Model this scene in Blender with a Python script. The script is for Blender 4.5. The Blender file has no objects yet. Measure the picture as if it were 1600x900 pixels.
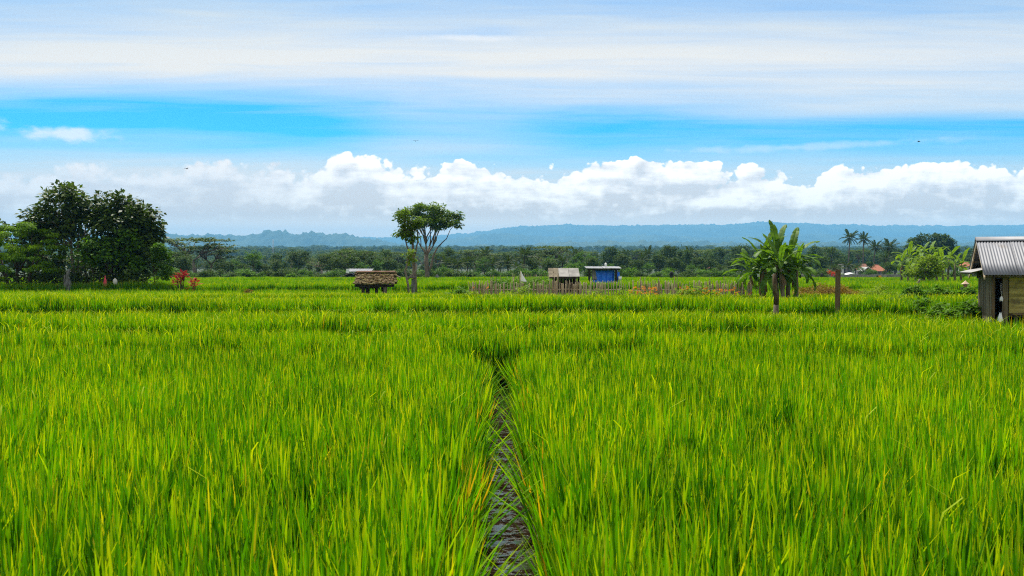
import bpy, math, random
import numpy as np
from mathutils import Vector, Matrix, Euler

S = bpy.context.scene
COL = S.collection
PI = math.pi
F = 1450.0          # focal length in pixels of the 1600 px wide photograph
CAMZ = 1.95
HZ = 420.0          # picture row of eye level

# ------------------------------------------------------------------ camera
cam = bpy.data.cameras.new("camera"); camo = bpy.data.objects.new("camera", cam); COL.objects.link(camo)
camo.location = (0, 0, CAMZ)
camo.rotation_euler = (PI/2 - math.atan((450-HZ)/F), 0, 0)
cam.sensor_width = 36; cam.lens = 36*F/1600
cam.clip_start = .1; cam.clip_end = 30000
cam.dof.use_dof = True; cam.dof.focus_distance = 30; cam.dof.aperture_fstop = 5.6
S.camera = camo
# ------------------------------------------------------------------ exposure
S.view_settings.view_transform = 'Standard'; S.view_settings.look = 'None'
S.view_settings.exposure = 0.75; S.view_settings.gamma = 1; S.view_settings.use_curve_mapping = False
c = S.cycles
c.max_bounces = 6; c.diffuse_bounces = 3; c.glossy_bounces = 2; c.transmission_bounces = 3; c.volume_bounces = 0
c.use_denoising = False; c.use_adaptive_sampling = False; c.filter_width = 1.15
c.transparent_max_bounces = 6; c.sample_clamp_indirect = 6
# ------------------------------------------------------------------ sun and sky
SUN_ELEV, SUN_AZ = math.radians(57), math.radians(-18)     # azimuth: 0 = straight ahead, negative = to the left
sd = Vector((math.sin(SUN_AZ)*math.cos(SUN_ELEV), math.cos(SUN_AZ)*math.cos(SUN_ELEV), math.sin(SUN_ELEV)))
sl = bpy.data.lights.new("sun", 'SUN'); sl.energy = 5.0; sl.angle = math.radians(.8); sl.color = (1, .95, .86)
so = bpy.data.objects.new("sun", sl); COL.objects.link(so)
so.rotation_euler = (-sd).to_track_quat('-Z', 'Y').to_euler(); so.location = (0, 0, 300)

class NT:
    """short-hand for building math in a node tree"""
    def __init__(s, tree): s.t = tree; s.n = tree.nodes; s.l = tree.links
    def put(s, sock, v):
        if hasattr(v, 'is_output') or isinstance(v, bpy.types.NodeSocket): s.l.new(v, sock)
        elif isinstance(v, (tuple, list)) and sock.type == 'RGBA' and len(v) == 3: sock.default_value = (*v, 1)
        else: sock.default_value = v
    def node(s, typ, **kw):
        n = s.n.new(typ)
        for k, v in kw.items(): setattr(n, k, v)
        return n
    def m(s, op, a, b=0.0, c_=None, clamp=False):
        n = s.node('ShaderNodeMath', operation=op, use_clamp=clamp)
        s.put(n.inputs[0], a); s.put(n.inputs[1], b)
        if c_ is not None: s.put(n.inputs[2], c_)
        return n.outputs[0]
    def add(s, a, b): return s.m('ADD', a, b)
    def sub(s, a, b): return s.m('SUBTRACT', a, b)
    def mul(s, a, b): return s.m('MULTIPLY', a, b)
    def xyz(s, a, b, c_):
        n = s.node('ShaderNodeCombineXYZ')
        for i, v in enumerate((a, b, c_)): s.put(n.inputs[i], v)
        return n.outputs[0]
    def sep(s, v):
        n = s.node('ShaderNodeSeparateXYZ'); s.put(n.inputs[0], v); return n.outputs
    def noise(s, vec, scale, detail=3, rough=.5, dist=0.0):
        n = s.node('ShaderNodeTexNoise'); n.inputs['Scale'].default_value = scale
        n.inputs['Detail'].default_value = detail; n.inputs['Roughness'].default_value = rough
        n.inputs['Distortion'].default_value = dist
        if vec is not None: s.put(n.inputs['Vector'], vec)
        return n.outputs['Fac']
    def voro(s, vec, scale, detail=2, rough=.5, feature='F1'):
        n = s.node('ShaderNodeTexVoronoi', feature=feature); n.inputs['Scale'].default_value = scale
        if feature != 'DISTANCE_TO_EDGE' or True:
            n.inputs['Detail'].default_value = detail; n.inputs['Roughness'].default_value = rough
        if vec is not None: s.put(n.inputs['Vector'], vec)
        return n.outputs['Distance']
    def step(s, v, a, b, lo=0.0, hi=1.0):
        n = s.node('ShaderNodeMapRange', interpolation_type='SMOOTHSTEP')
        s.put(n.inputs['Value'], v); s.put(n.inputs['From Min'], a); s.put(n.inputs['From Max'], b)
        s.put(n.inputs['To Min'], lo); s.put(n.inputs['To Max'], hi)
        return n.outputs['Result']
    def mix(s, f, a, b, blend='MIX'):
        n = s.node('ShaderNodeMix', data_type='RGBA', blend_type=blend)
        s.put(n.inputs[0], f); s.put(n.inputs[6], a); s.put(n.inputs[7], b)
        return n.outputs[2]
    def ramp(s, v, stops, interp='LINEAR'):
        n = s.node('ShaderNodeValToRGB'); r = n.color_ramp; r.interpolation = interp
        while len(r.elements) < len(stops): r.elements.new(.5)
        for e, (p, col) in zip(r.elements, stops):
            e.position = p; e.color = (*col, 1) if len(col) == 3 else col
        s.put(n.inputs[0], v)
        return n.outputs[0]

def build_world():
    w = bpy.data.worlds.new("World"); S.world = w; w.use_nodes = True
    w.node_tree.nodes.clear(); k = NT(w.node_tree)
    out = k.node('ShaderNodeOutputWorld'); bg = k.node('ShaderNodeBackground'); bg.inputs[1].default_value = .1
    k.l.new(bg.outputs[0], out.inputs[0])
    sky = k.node('ShaderNodeTexSky', sky_type='NISHITA', sun_disc=False, sun_elevation=SUN_ELEV, sun_rotation=SUN_AZ)
    sky.air_density = 1.0; sky.dust_density = .4; sky.ozone_density = 2.0
    tc = k.node('ShaderNodeTexCoord').outputs['Generated']
    x, y, z = k.sep(tc)
    hs = k.node('ShaderNodeHueSaturation'); hs.inputs['Saturation'].default_value = 1.45; hs.inputs['Value'].default_value = 1.0
    k.put(hs.inputs['Color'], sky.outputs[0])
    blue = k.mix(1.0, hs.outputs[0], (.02, .70, .92), 'MULTIPLY')
    # high thin cloud in long level streaks (cloud streets running across the view)
    q = k.m('DIVIDE', z, k.m('SQRT', k.add(k.add(k.mul(y, y), k.mul(z, z)), .0004)))
    warp = k.sub(k.noise(k.xyz(k.mul(x, 2.2), k.mul(y, 2.2), k.mul(q, 8)), 1.0, 3, .5), .5)
    fine = k.sub(k.noise(k.xyz(k.mul(x, 3.6), k.mul(y, 3.6), k.mul(q, 70)), 1.0, 7, .62, .7), .5)
    mid = k.sub(k.noise(k.xyz(k.mul(x, 1.3), k.mul(y, 1.3), k.mul(q, 30)), 1.0, 4, .55, .4), .5)
    zc = k.add(k.add(q, k.mul(x, .012)), k.add(k.mul(warp, .016), k.mul(fine, .006)))
    def g(v): return (v, v, v)
    # q/0.5 is the ramp position
    cov = k.ramp(k.mul(zc, 2.0), [(0, g(1)), (.18, g(.95)), (.215, g(.68)), (.242, g(.46)), (.270, g(.27)), (.294, g(.07)), (.312, g(.03)),
                                  (.334, g(.36)), (.356, g(.60)), (.385, g(.72)), (.41, g(.95)), (.45, g(.95)), (.49, g(.80)), (.53, g(.66)), (.60, g(.62)), (.72, g(.82)), (1, g(.9))])
    big = k.sub(k.noise(k.xyz(k.mul(x, 1.5), k.mul(y, 1.5), k.mul(q, 15)), 1.7, 3, .5), .5)
    cov = k.add(cov, k.mul(big, k.step(q, .10, .17, .30, .70)))
    cov = k.add(cov, k.mul(mid, .80)); cov = k.add(cov, k.mul(fine, .60))
    cov = k.add(cov, k.mul(k.mul(k.step(x, -.10, -.30), k.step(k.m('ABSOLUTE', k.sub(q, .178)), .022, .004)), -.34))
    cov = k.sub(cov, k.mul(k.mul(k.step(q, .118, .140), k.step(q, .166, .155)), .10))
    cov = k.add(cov, k.mul(k.mul(k.step(k.m('ABSOLUTE', k.add(x, .06)), .16, .02), k.step(k.m('ABSOLUTE', k.sub(q, .145)), .03, .01)), .34))
    cov = k.m('MINIMUM', k.m('MAXIMUM', cov, 0.0), .97)
    thin = k.mix(k.step(q, .21, .29), (6.5, 5.9, 5.1), (4.4, 4.8, 4.9))
    thin = k.mix(k.step(q, .32, .5), thin, (5.6, 5.5, 5.2))
    col = k.mix(cov, blue, thin)
    # cumulus bank above the far hills
    wall = k.m('MAXIMUM', k.m('MAXIMUM', k.m('ABSOLUTE', x), k.m('ABSOLUTE', y)), .1)
    zw = k.m('DIVIDE', z, wall); xw = k.m('DIVIDE', x, wall); yw = k.m('DIVIDE', y, wall)
    def dens(px, pz):
        p = k.xyz(px, yw, k.mul(pz, 1.15))
        n1 = k.sub(k.noise(p, 5.5, 3, .55), .5)
        v = k.sub(.5, k.voro(p, 20, 3.0, .6))
        v2 = k.sub(.5, k.voro(p, 55, 2.0, .6))
        n2 = k.sub(k.noise(p, 60, 4, .6), .5)
        return k.add(k.add(k.mul(n1, .056), k.mul(v, .028)), k.add(k.mul(v2, .009), k.mul(n2, .012)))
    D0 = dens(xw, zw); D1 = dens(k.sub(xw, .007), k.add(zw, .012))
    tall = k.m('MULTIPLY', k.step(k.m('ABSOLUTE', k.add(xw, .168)), .055, 0.0), .030)   # the one high tower
    dep = k.sub(k.sub(k.add(k.add(D0, .134), tall), zw), k.mul(k.m('MAXIMUM', k.sub(zw, k.add(.113, tall)), 0.0), 1.7))
    mask = k.step(dep, 0.0, k.add(.004, k.mul(k.step(x, -.1, -.4), .012)))
    lit = k.sub(D0, D1)
    sh = k.add(k.step(dep, .002, .056, 1.0, -.12), k.mul(lit, 36.0))
    grey = k.noise(k.xyz(k.mul(xw, 2.2), k.mul(yw, 2.2), k.mul(zw, 12)), 4.5, 5, .6)
    grey2 = k.noise(k.xyz(k.mul(k.sub(xw, .012), 2.2), k.mul(yw, 2.2), k.mul(k.add(zw, .010), 12)), 4.5, 5, .6)
    sh = k.add(sh, k.add(k.mul(k.sub(grey, .5), 1.3), k.mul(k.sub(grey, grey2), 1.6)))
    sh = k.m('MINIMUM', k.m('MAXIMUM', sh, 0.0), 1.0)
    zf = k.step(zw, .045, .105)
    white = k.mix(k.step(x, -.08, -.35), k.mix(zf, (12.4, 10.4, 7.8), (10.8, 9.5, 8.2)), k.mix(zf, (9.8, 8.0, 5.8), (8.0, 7.0, 6.0)))
    ccol = k.mix(sh, k.mix(zf, (7.8, 5.6, 3.4), (6.1, 5.4, 4.8)), white)
    ccol = k.mix(k.mul(k.step(zw, .060, .048), .8), ccol, (10.0, 7.8, 5.2))
    col = k.mix(mask, col, ccol)
    # two loose puffs
    for (cx, cz, rx, rz) in ((-.425, .130, .035, .007), (-.53, .132, .05, .008), (.30, .124, .12, .004), (-.04, .240, .06, .003)):
        ex = k.m('DIVIDE', k.sub(x, cx), rx); ez = k.m('DIVIDE', k.sub(z, cz), rz)
        r = k.m('SQRT', k.add(k.mul(ex, ex), k.mul(ez, ez)))
        r = k.add(r, k.mul(k.sub(k.noise(k.xyz(x, y, k.mul(z, 2)), 45, 4, .6), .5), 2.4))
        f = k.mul(k.step(r, 1.35, .1), k.step(y, 0.0, .1))
        col = k.mix(k.mul(f, .75 if cx < -.3 else .35), col, (7.6, 7.0, 6.4))
    # below eye level the world only meets the far ground
    k.put(bg.inputs[0], col)
build_world()

# ------------------------------------------------------------------ helpers
def X(px, d): return (px-800)/F*d
def Z(py, d): return CAMZ + (HZ-py)/F*d

def tag(o, label=None, cat=None, group=None, kind=None):
    if label: o['label'] = label
    if cat: o['category'] = cat
    if group: o['group'] = group
    if kind: o['kind'] = kind
    return o
def empty(name, loc, rz=0.0):
    o = bpy.data.objects.new(name, None); COL.objects.link(o); o.location = loc; o.rotation_euler = (0, 0, rz)
    o.empty_display_size = .2
    return o
def link(name, me, parent=None, loc=None, rot=None, scl=None):
    o = bpy.data.objects.new(name, me); COL.objects.link(o)
    if parent: o.parent = parent
    if loc is not None: o.location = loc
    if rot is not None: o.rotation_euler = rot
    if scl is not None: o.scale = scl
    return o
def kids(o): return [q for q in CHILD.get(o.name, [])] if False else list(o.children)
def copy_tree(o, parent=None):
    c_ = o.copy(); COL.objects.link(c_)
    if parent: c_.parent = parent
    for ch in list(o.children): copy_tree(ch, c_)
    return c_

def mesh_np(name, V, faces, mat, attrs=None, smooth=False):
    """V (n,3); faces (m,k) all with k corners"""
    V = np.asarray(V, dtype=np.float32); faces = np.asarray(faces, dtype=np.int32)
    me = bpy.data.meshes.new(name)
    m_, k_ = faces.shape
    me.vertices.add(len(V)); me.vertices.foreach_set('co', V.ravel())
    me.loops.add(m_*k_); me.loops.foreach_set('vertex_index', faces.ravel())
    me.polygons.add(m_); me.polygons.foreach_set('loop_start', np.arange(0, m_*k_, k_, dtype=np.int32))
    me.polygons.foreach_set('loop_total', np.full(m_, k_, dtype=np.int32))
    if smooth: me.polygons.foreach_set('use_smooth', np.ones(m_, dtype=bool))
    me.update(calc_edges=True)
    for an, av in (attrs or {}).items():
        a = me.attributes.new(an, 'FLOAT', 'POINT'); a.data.foreach_set('value', np.asarray(av, dtype=np.float32))
    if mat: me.materials.append(mat)
    return me

class MB:
    def __init__(s): s.v = []; s.f = []; s.sm = []
    def addm(s, vs, fs, smooth=False):
        o = len(s.v); s.v += [tuple(v) for v in vs]; s.f += [tuple(i+o for i in f) for f in fs]; s.sm += [smooth]*len(fs)
    def box(s, cx, cy, cz, sx, sy, sz, rot=None, bev=0.0):
        hx, hy, hz = sx/2, sy/2, sz/2
        vs = [Vector((a*hx, b*hy, c_*hz)) for c_ in (-1, 1) for b in (-1, 1) for a in (-1, 1)]
        if rot:
            R = Euler(rot).to_matrix(); vs = [R @ v for v in vs]
        vs = [v + Vector((cx, cy, cz)) for v in vs]
        s.addm(vs, [(0, 2, 3, 1), (4, 5, 7, 6), (0, 1, 5, 4), (2, 6, 7, 3), (0, 4, 6, 2), (1, 3, 7, 5)]); return s
    def tube(s, pts, rad, n=6, cap=True):
        pts = [Vector(p) for p in pts]
        if not hasattr(rad, '__len__'): rad = [rad]*len(pts)
        rings = []
        for i, p in enumerate(pts):
            d = (pts[min(i+1, len(pts)-1)] - pts[max(i-1, 0)]).normalized()
            ref = Vector((1, 0, 0)) if abs(d.x) < .8 else Vector((0, 1, 0))
            u = d.cross(ref).normalized(); w = d.cross(u)
            rings += [p + (u*math.cos(2*PI*j/n) + w*math.sin(2*PI*j/n))*rad[i] for j in range(n)]
        fs = []
        for i in range(len(pts)-1):
            for j in range(n):
                a = i*n+j; b = i*n+(j+1) % n
                fs.append((a, a+n, b+n, b))
        if cap: fs += [tuple(range(n)), tuple(range((len(pts)-1)*n, len(pts)*n))[::-1]]
        s.addm(rings, fs, True); return s
    def grid(s, fn, nu, nv, smooth=True):
        vs = [fn(i/nu, j/nv) for j in range(nv+1) for i in range(nu+1)]
        s.addm(vs, [(j*(nu+1)+i, j*(nu+1)+i+1, (j+1)*(nu+1)+i+1, (j+1)*(nu+1)+i) for j in range(nv) for i in range(nu)], smooth); return s
    def mesh(s, name, mat):
        me = bpy.data.meshes.new(name); me.from_pydata(s.v, [], s.f); me.update()
        me.polygons.foreach_set('use_smooth', s.sm)
        if mat: me.materials.append(mat)
        return me
    def build(s, name, mat, parent=None, loc=None, rot=None):
        return link(name, s.mesh(name, mat), parent, loc, rot)

# numpy value noise -------------------------------------------------
def _hash(ix, iy, seed):
    n = (ix*374761393 + iy*668265263 + seed*1442695041) & 0x7fffffff
    n = ((n ^ (n >> 13))*1274126177) & 0x7fffffff
    return ((n ^ (n >> 16)) & 0xffff)/65535.0
def vnoise(x, y, seed=0):
    x = np.asarray(x, float); y = np.asarray(y, float)
    x0 = np.floor(x).astype(np.int64); y0 = np.floor(y).astype(np.int64); fx = x-x0; fy = y-y0
    fx = fx*fx*(3-2*fx); fy = fy*fy*(3-2*fy)
    a = _hash(x0, y0, seed); b = _hash(x0+1, y0, seed); c_ = _hash(x0, y0+1, seed); d = _hash(x0+1, y0+1, seed)
    return (a*(1-fx)+b*fx)*(1-fy) + (c_*(1-fx)+d*fx)*fy
def fbm(x, y, seed=0, oct_=4, gain=.5):
    t = 0; a = 1; n = 0
    for i in range(oct_):
        t = t + a*vnoise(x*2**i, y*2**i, seed+i*17); n += a; a *= gain
    return t/n

# ------------------------------------------------------------------ materials
def mat_new(name):
    m_ = bpy.data.materials.new(name); m_.use_nodes = True; m_.node_tree.nodes.clear()
    k = NT(m_.node_tree); out = k.node('ShaderNodeOutputMaterial')
    return m_, k, out
def principled(k, out, col, rough=.7, spec=.3, metal=0.0, bump=None, bstr=.4, bdist=.02):
    p = k.node('ShaderNodeBsdfPrincipled')
    k.put(p.inputs['Base Color'], col); k.put(p.inputs['Roughness'], rough); k.put(p.inputs['Metallic'], metal)
    k.put(p.inputs['Specular IOR Level'], spec)
    if bump is not None:
        b = k.node('ShaderNodeBump'); b.inputs['Strength'].default_value = bstr; b.inputs['Distance'].default_value = bdist
        k.put(b.inputs['Height'], bump); k.l.new(b.outputs[0], p.inputs['Normal'])
    if out: k.l.new(p.outputs[0], out.inputs[0])
    return p
def leaf_mat(name, ca, cb, trans=None, tf=.35, rough=.65, spec=.06, rare=None, rare_at=.93):
    m_, k, out = mat_new(name)
    r = k.node('ShaderNodeAttribute', attribute_name='rnd').outputs['Fac']
    oi = k.node('ShaderNodeObjectInfo')
    f = k.m('ADD', k.mul(r, .8), k.mul(oi.outputs['Random'], .25), clamp=True)
    col = k.mix(f, ca, cb)
    if rare: col = k.mix(k.m('GREATER_THAN', r, rare_at), col, rare)
    p = principled(k, None, col, rough, spec)
    t = k.node('ShaderNodeBsdfTranslucent')
    tc = k.mix(1.0, col, trans or (1.5, 1.6, .6), 'MULTIPLY'); k.put(t.inputs[0], tc)
    mx = k.node('ShaderNodeMixShader'); mx.inputs[0].default_value = tf
    k.l.new(p.outputs[0], mx.inputs[1]); k.l.new(t.outputs[0], mx.inputs[2]); k.l.new(mx.outputs[0], out.inputs[0])
    return m_
def rough_mat(name, ca, cb, scale=6, stretch=(1, 1, 1), rough=.8, spec=.2, bstr=.5, bdist=.02, detail=5, metal=0.0, cc=None):
    m_, k, out = mat_new(name)
    tc = k.node('ShaderNodeTexCoord').outputs['Object']
    x, y, z = k.sep(tc)
    oi = k.node('ShaderNodeObjectInfo').outputs['Random']
    v = k.xyz(k.add(k.mul(x, stretch[0]), k.mul(oi, 37.0)), k.mul(y, stretch[1]), k.mul(z, stretch[2]))
    n = k.noise(v, scale, detail, .6)
    f = k.step(k.add(n, k.mul(k.sub(oi, .5), .18)), .3, .7)
    col = k.mix(f, ca, cb)
    if cc: col = k.mix(k.step(k.noise(tc, scale*.45, 5, .65), .52, .66), col, cc)
    principled(k, out, col, rough, spec, metal, n, bstr, bdist)
    return m_

def rice_material():
    m_, k, out = mat_new('rice_leaf')
    r = k.node('ShaderNodeAttribute', attribute_name='rnd').outputs['Fac']
    t = k.node('ShaderNodeAttribute', attribute_name='along').outputs['Fac']
    oi = k.node('ShaderNodeObjectInfo')
    loc = oi.outputs['Location']
    patch = k.noise(loc, .35, 3, .6)
    ir = oi.outputs['Random']
    f = k.m('ADD', k.mul(r, .55), k.mul(k.sub(patch, .5), 1.1)); f = k.m('ADD', f, k.mul(ir, .3), clamp=True)
    col = k.ramp(f, [(0, (.013, .078, .0005)), (.42, (.078, .255, .0009)), (1, (.24, .40, .0012))])
    # ripening tips and old yellow or rusty leaves
    tip = k.mul(k.step(t, .6, 1.05), k.step(k.add(r, k.mul(ir, .2)), .5, 1.1))
    col = k.mix(k.mul(tip, .7), col, (.46, .47, .004))
    col = k.mix(k.mul(k.step(r, .975, .982), .9), col, (.42, .39, .008))
    col = k.mix(k.mul(k.step(r, .995, .997), .8), col, (.42, .24, .010))
    p = principled(k, None, col, .6, .06)
    tr = k.node('ShaderNodeBsdfTranslucent')
    k.put(tr.inputs[0], k.mix(1.0, col, (1.7, 1.55, .6), 'MULTIPLY'))
    mx = k.node('ShaderNodeMixShader'); mx.inputs[0].default_value = .38
    k.l.new(p.outputs[0], mx.inputs[1]); k.l.new(tr.outputs[0], mx.inputs[2]); k.l.new(mx.outputs[0], out.inputs[0])
    return m_

def ground_material():
    m_, k, out = mat_new('field_soil')
    g = k.node('ShaderNodeNewGeometry').outputs['Position']
    n = k.noise(g, .8, 5, .6); n2 = k.noise(g, 9, 4, .6)
    x, y, z = k.sep(g)
    mud = k.mix(n2, (.035, .024, .013), (.075, .055, .03))
    weed = k.mix(n, (.028, .06, .008), (.06, .11, .014))
    col = k.mix(k.step(k.add(n, k.mul(n2, .3)), .5, .75), mud, weed)
    far = k.mix(k.noise(g, .02, 5, .6), (.012, .024, .006), (.030, .048, .012))
    col = k.mix(k.step(y, 100, 180), col, far)
    principled(k, out, col, .85, .2, 0, n2, .6, .04)
    return m_
def water_material():
    m_, k, out = mat_new('muddy_water')
    g = k.node('ShaderNodeNewGeometry').outputs['Position']
    x, y, z = k.sep(g)
    v = k.xyz(k.mul(x, 1.0), k.mul(y, 1.6), 0)
    n = k.noise(v, 14, 5, .65, .4)
    n2 = k.noise(v, 4, 3, .6)
    wave = k.noise(v, 22, 3, .6, .5)
    mud = k.step(k.add(k.add(n, k.mul(n2, .8)), k.mul(k.sub(y, 8.), .012)), .835, .875)
    col = k.mix(mud, (.006, .005, .004), (.014, .008, .004))
    principled(k, out, col, k.add(.16, k.mul(mud, .8)), k.add(.95, k.mul(mud, -.94)), 0, k.add(k.mul(wave, .3), k.mul(mud, .6)), .25, .012)
    return m_
def hill_material(name, ca, cb):
    m_, k, out = mat_new(name)
    g = k.node('ShaderNodeNewGeometry').outputs['Position']
    n = k.noise(g, .004, 6, .65); n2 = k.noise(g, .05, 4, .6)
    col = k.mix(k.step(k.add(k.mul(n, .6), k.mul(n2, .4)), .4, .62), ca, cb)
    col = k.mix(k.step(k.noise(g, .009, 5, .7), .64, .72), col, (.12, .13, .07))
    principled(k, out, col, .9, .1)
    return m_

M = {}
M['rice'] = rice_material()
M['soil'] = ground_material()
M['water'] = water_material()
M['hill'] = hill_material('hill_forest', (.02, .04, .018), (.055, .08, .035))
M['bark'] = rough_mat('bark', (.085, .062, .045), (.20, .16, .125), 7, (1, 1, .25), .9, .15, .8, .04)
M['bark_dark'] = rough_mat('dark_bark', (.04, .03, .023), (.10, .075, .058), 7, (1, 1, .25), .9, .15, .8, .04)
M['bark_pale'] = rough_mat('pale_bark', (.14, .115, .085), (.29, .235, .185), 8, (1, 1, .4), .85, .2, .5, .03)
M['leaf_dark'] = leaf_mat('dark_leaf', (.018, .040, .005), (.085, .135, .018), tf=.22, rough=.5, spec=.09)
M['leaf_shade'] = leaf_mat('shaded_wood_leaf', (.014, .036, .004), (.065, .110, .012), tf=.25)  # naturally darker, duller foliage of the dark treeline trees and the banyan
M['leaf_mid'] = leaf_mat('mid_leaf', (.028, .080, .005), (.090, .185, .010), tf=.3)
M['leaf_bright'] = leaf_mat('bright_leaf', (.045, .115, .003), (.15, .26, .006), tf=.36)
M['leaf_yellow'] = leaf_mat('yellow_green_leaf', (.09, .17, .010), (.20, .27, .018), tf=.36)
M['leaf_vase'] = leaf_mat('spreading_tree_leaf', (.030, .078, .006), (.120, .190, .012), tf=.3)
M['leaf_far'] = leaf_mat('treeline_leaf', (.013, .039, .004), (.072, .125, .010), tf=.25)
M['leaf_grey'] = leaf_mat('greyish_leaf', (.026, .055, .008), (.105, .15, .022), tf=.25)
M['leaf_palm'] = leaf_mat('palm_leaf', (.016, .034, .007), (.070, .105, .020), tf=.25, rough=.6, spec=.08)
M['leaf_banana'] = leaf_mat('banana_leaf', (.034, .098, .006), (.125, .225, .019), (1.5, 1.5, .5), tf=.35, rough=.55, spec=.12)
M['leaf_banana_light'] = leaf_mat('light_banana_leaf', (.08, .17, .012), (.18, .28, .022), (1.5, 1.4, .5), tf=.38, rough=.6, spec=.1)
M['leaf_dead'] = leaf_mat('dry_leaf', (.11, .075, .035), (.24, .165, .08), (1.2, 1.1, .8), tf=.2)
M['leaf_red'] = leaf_mat('red_leaf', (.16, .010, .012), (.42, .030, .028), (1.4, .9, .9), tf=.3)
M['leaf_rust'] = leaf_mat('rusty_weed', (.11, .065, .014), (.22, .165, .022), (1.3, 1.1, .6), tf=.3)
M['leaf_veg'] = leaf_mat('vegetable_leaf', (.030, .085, .006), (.12, .23, .014), tf=.28)
M['flower'] = leaf_mat('orange_petal', (.62, .12, .005), (.75, .32, .01), (1.2, 1, .8), tf=.25)
M['stem'] = rough_mat('banana_stem', (.07, .055, .03), (.20, .17, .10), 6, (1, 1, .2), .7, .3, .5, .02)
M['bamboo'] = rough_mat('weathered_bamboo', (.20, .145, .085), (.50, .40, .27), 5, (1, 1, .3), .75, .25, .4, .01)
M['wood_grey'] = rough_mat('grey_timber', (.070, .056, .034), (.18, .148, .092), 7, (3, 3, .25), .85, .15, .6, .01)
M['wood_brown'] = rough_mat('brown_timber', (.045, .030, .016), (.14, .095, .05), 6, (3, 3, .3), .85, .15, .6, .01, cc=(.09, .085, .03))
M['wood_yellow'] = rough_mat('yellow_board', (.19, .16, .04), (.40, .335, .10), 5, (.3, 3, 3), .8, .2, .5, .008, cc=(.14, .115, .05))
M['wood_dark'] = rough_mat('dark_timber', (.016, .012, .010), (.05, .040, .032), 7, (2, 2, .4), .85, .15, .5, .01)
M['tin'] = rough_mat('corrugated_tin', (.13, .135, .152), (.20, .205, .23), 2.2, (1, .25, .25), .55, .25, .06, .004, cc=(.15, .135, .125))
M['tin_old'] = rough_mat('old_tin', (.16, .155, .155), (.30, .30, .30), 3, (1, .3, .3), .6, .35, .1, .004, cc=(.22, .17, .13))
M['thatch'] = rough_mat('mossy_thatch', (.045, .034, .018), (.15, .115, .05), 9, (1, 1, .4), .95, .1, .8, .03, cc=(.13, .14, .03))
M['tile_red'] = rough_mat('clay_tile', (.27, .085, .045), (.38, .14, .075), 3, (1, 1, 1), .8, .2, .3, .02)
M['tile_brown'] = rough_mat('brown_tile', (.17, .075, .05), (.28, .13, .09), 3, (1, 1, 1), .8, .2, .3, .02)
M['plaster'] = rough_mat('pale_plaster', (.50, .48, .44), (.68, .66, .62), 1.5, (1, 1, 1), .85, .2, .2, .01)
M['concrete'] = rough_mat('bare_concrete', (.15, .145, .135), (.28, .27, .25), 1.6, (1, 1, 1), .9, .15, .3, .01)
M['blue'] = rough_mat('blue_tarp', (.010, .13, .72), (.02, .21, .90), 2.5, (1, 1, 1), .45, .4, .6, .05)
M['white'] = rough_mat('white_cloth', (.66, .66, .66), (.82, .82, .80), 4, (1, 1, 1), .8, .2, .3, .01)
M['stone'] = rough_mat('weathered_stone', (.05, .05, .05), (.20, .20, .19), 6, (1, 1, .3), .9, .15, .8, .04)
M['black'] = rough_mat('black_stone', (.012, .011, .012), (.04, .036, .036), 7, (1, 1, 1), .9, .2, .4, .02)
M['pink'] = rough_mat('pink_cloth', (.45, .030, .06), (.62, .10, .12), 8, (1, 1, .5), .85, .15, .5, .02)
M['orange'] = rough_mat('orange_board', (.75, .26, .02), (.85, .36, .04), 3, (1, 1, 1), .6, .3, .1, .01)
M['glass'] = rough_mat('dark_window', (.02, .025, .03), (.05, .055, .06), 2, (1, 1, 1), .15, .5, .0, .01)
M['straw'] = rough_mat('woven_straw', (.34, .22, .15), (.55, .40, .29), 10, (1, 1, 1), .85, .2, .4, .01)
M['skin'] = rough_mat('skin', (.26, .14, .085), (.33, .18, .11), 4, (1, 1, 1), .6, .3, .1, .01)
M['shirt'] = rough_mat('dark_shirt', (.03, .035, .05), (.06, .065, .085), 8, (1, 1, 1), .9, .1, .3, .01)
M['steel'] = rough_mat('grey_steel', (.25, .26, .28), (.35, .36, .38), 4, (1, 1, 1), .5, .4, .0, .01)

# ------------------------------------------------------------------ ground
LINES = [(15.2, -.10, .13), (19.2, -.03, .19), (26.8, .02, .34), (40.5, .02, .15), (57., .04, .32), (74., .05, .25), (100., .0, .28)]
FIELD_END = 134.
def line_y(i, x):
    if i >= len(LINES): return np.full_like(np.asarray(x, float), FIELD_END)
    b, s_, r_ = LINES[i]
    x = np.asarray(x, float)
    return b + s_*np.clip(x, -60, 60) + .4*np.sin(x*.31+i*1.7)+.22*np.sin(x*.83+i*2.9)
def channel_x(y): return .097 - .0207*np.asarray(y, float)
def ramp_far(y): return np.interp(y, [0, 380, 700, 1500, 2600, 3400, 14000], [0, 0, 2, 25, 55, 70, 80])
def ground_z(x, y):
    x = np.asarray(x, float); y = np.asarray(y, float)
    z = np.zeros(np.broadcast(x, y).shape)
    for i, (b, s_, r_) in enumerate(LINES):
        D0 = line_y(i, x); D1 = line_y(i+1, x)
        inside = (y >= D0) & (y < D1)
        r_ = r_*(.78+.6*vnoise(x*.17+i*7.3, x*0+i*3.1, 5))
        fade = (1-np.clip((x-5.5)/3.5, 0, 1)) if i == 1 else 1.0
        z = np.where(inside, r_*fade*(1-(y-D0)/(D1-D0)), z)
    return z + ramp_far(y)
def gz(x, y): return float(ground_z(x, y))

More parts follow.
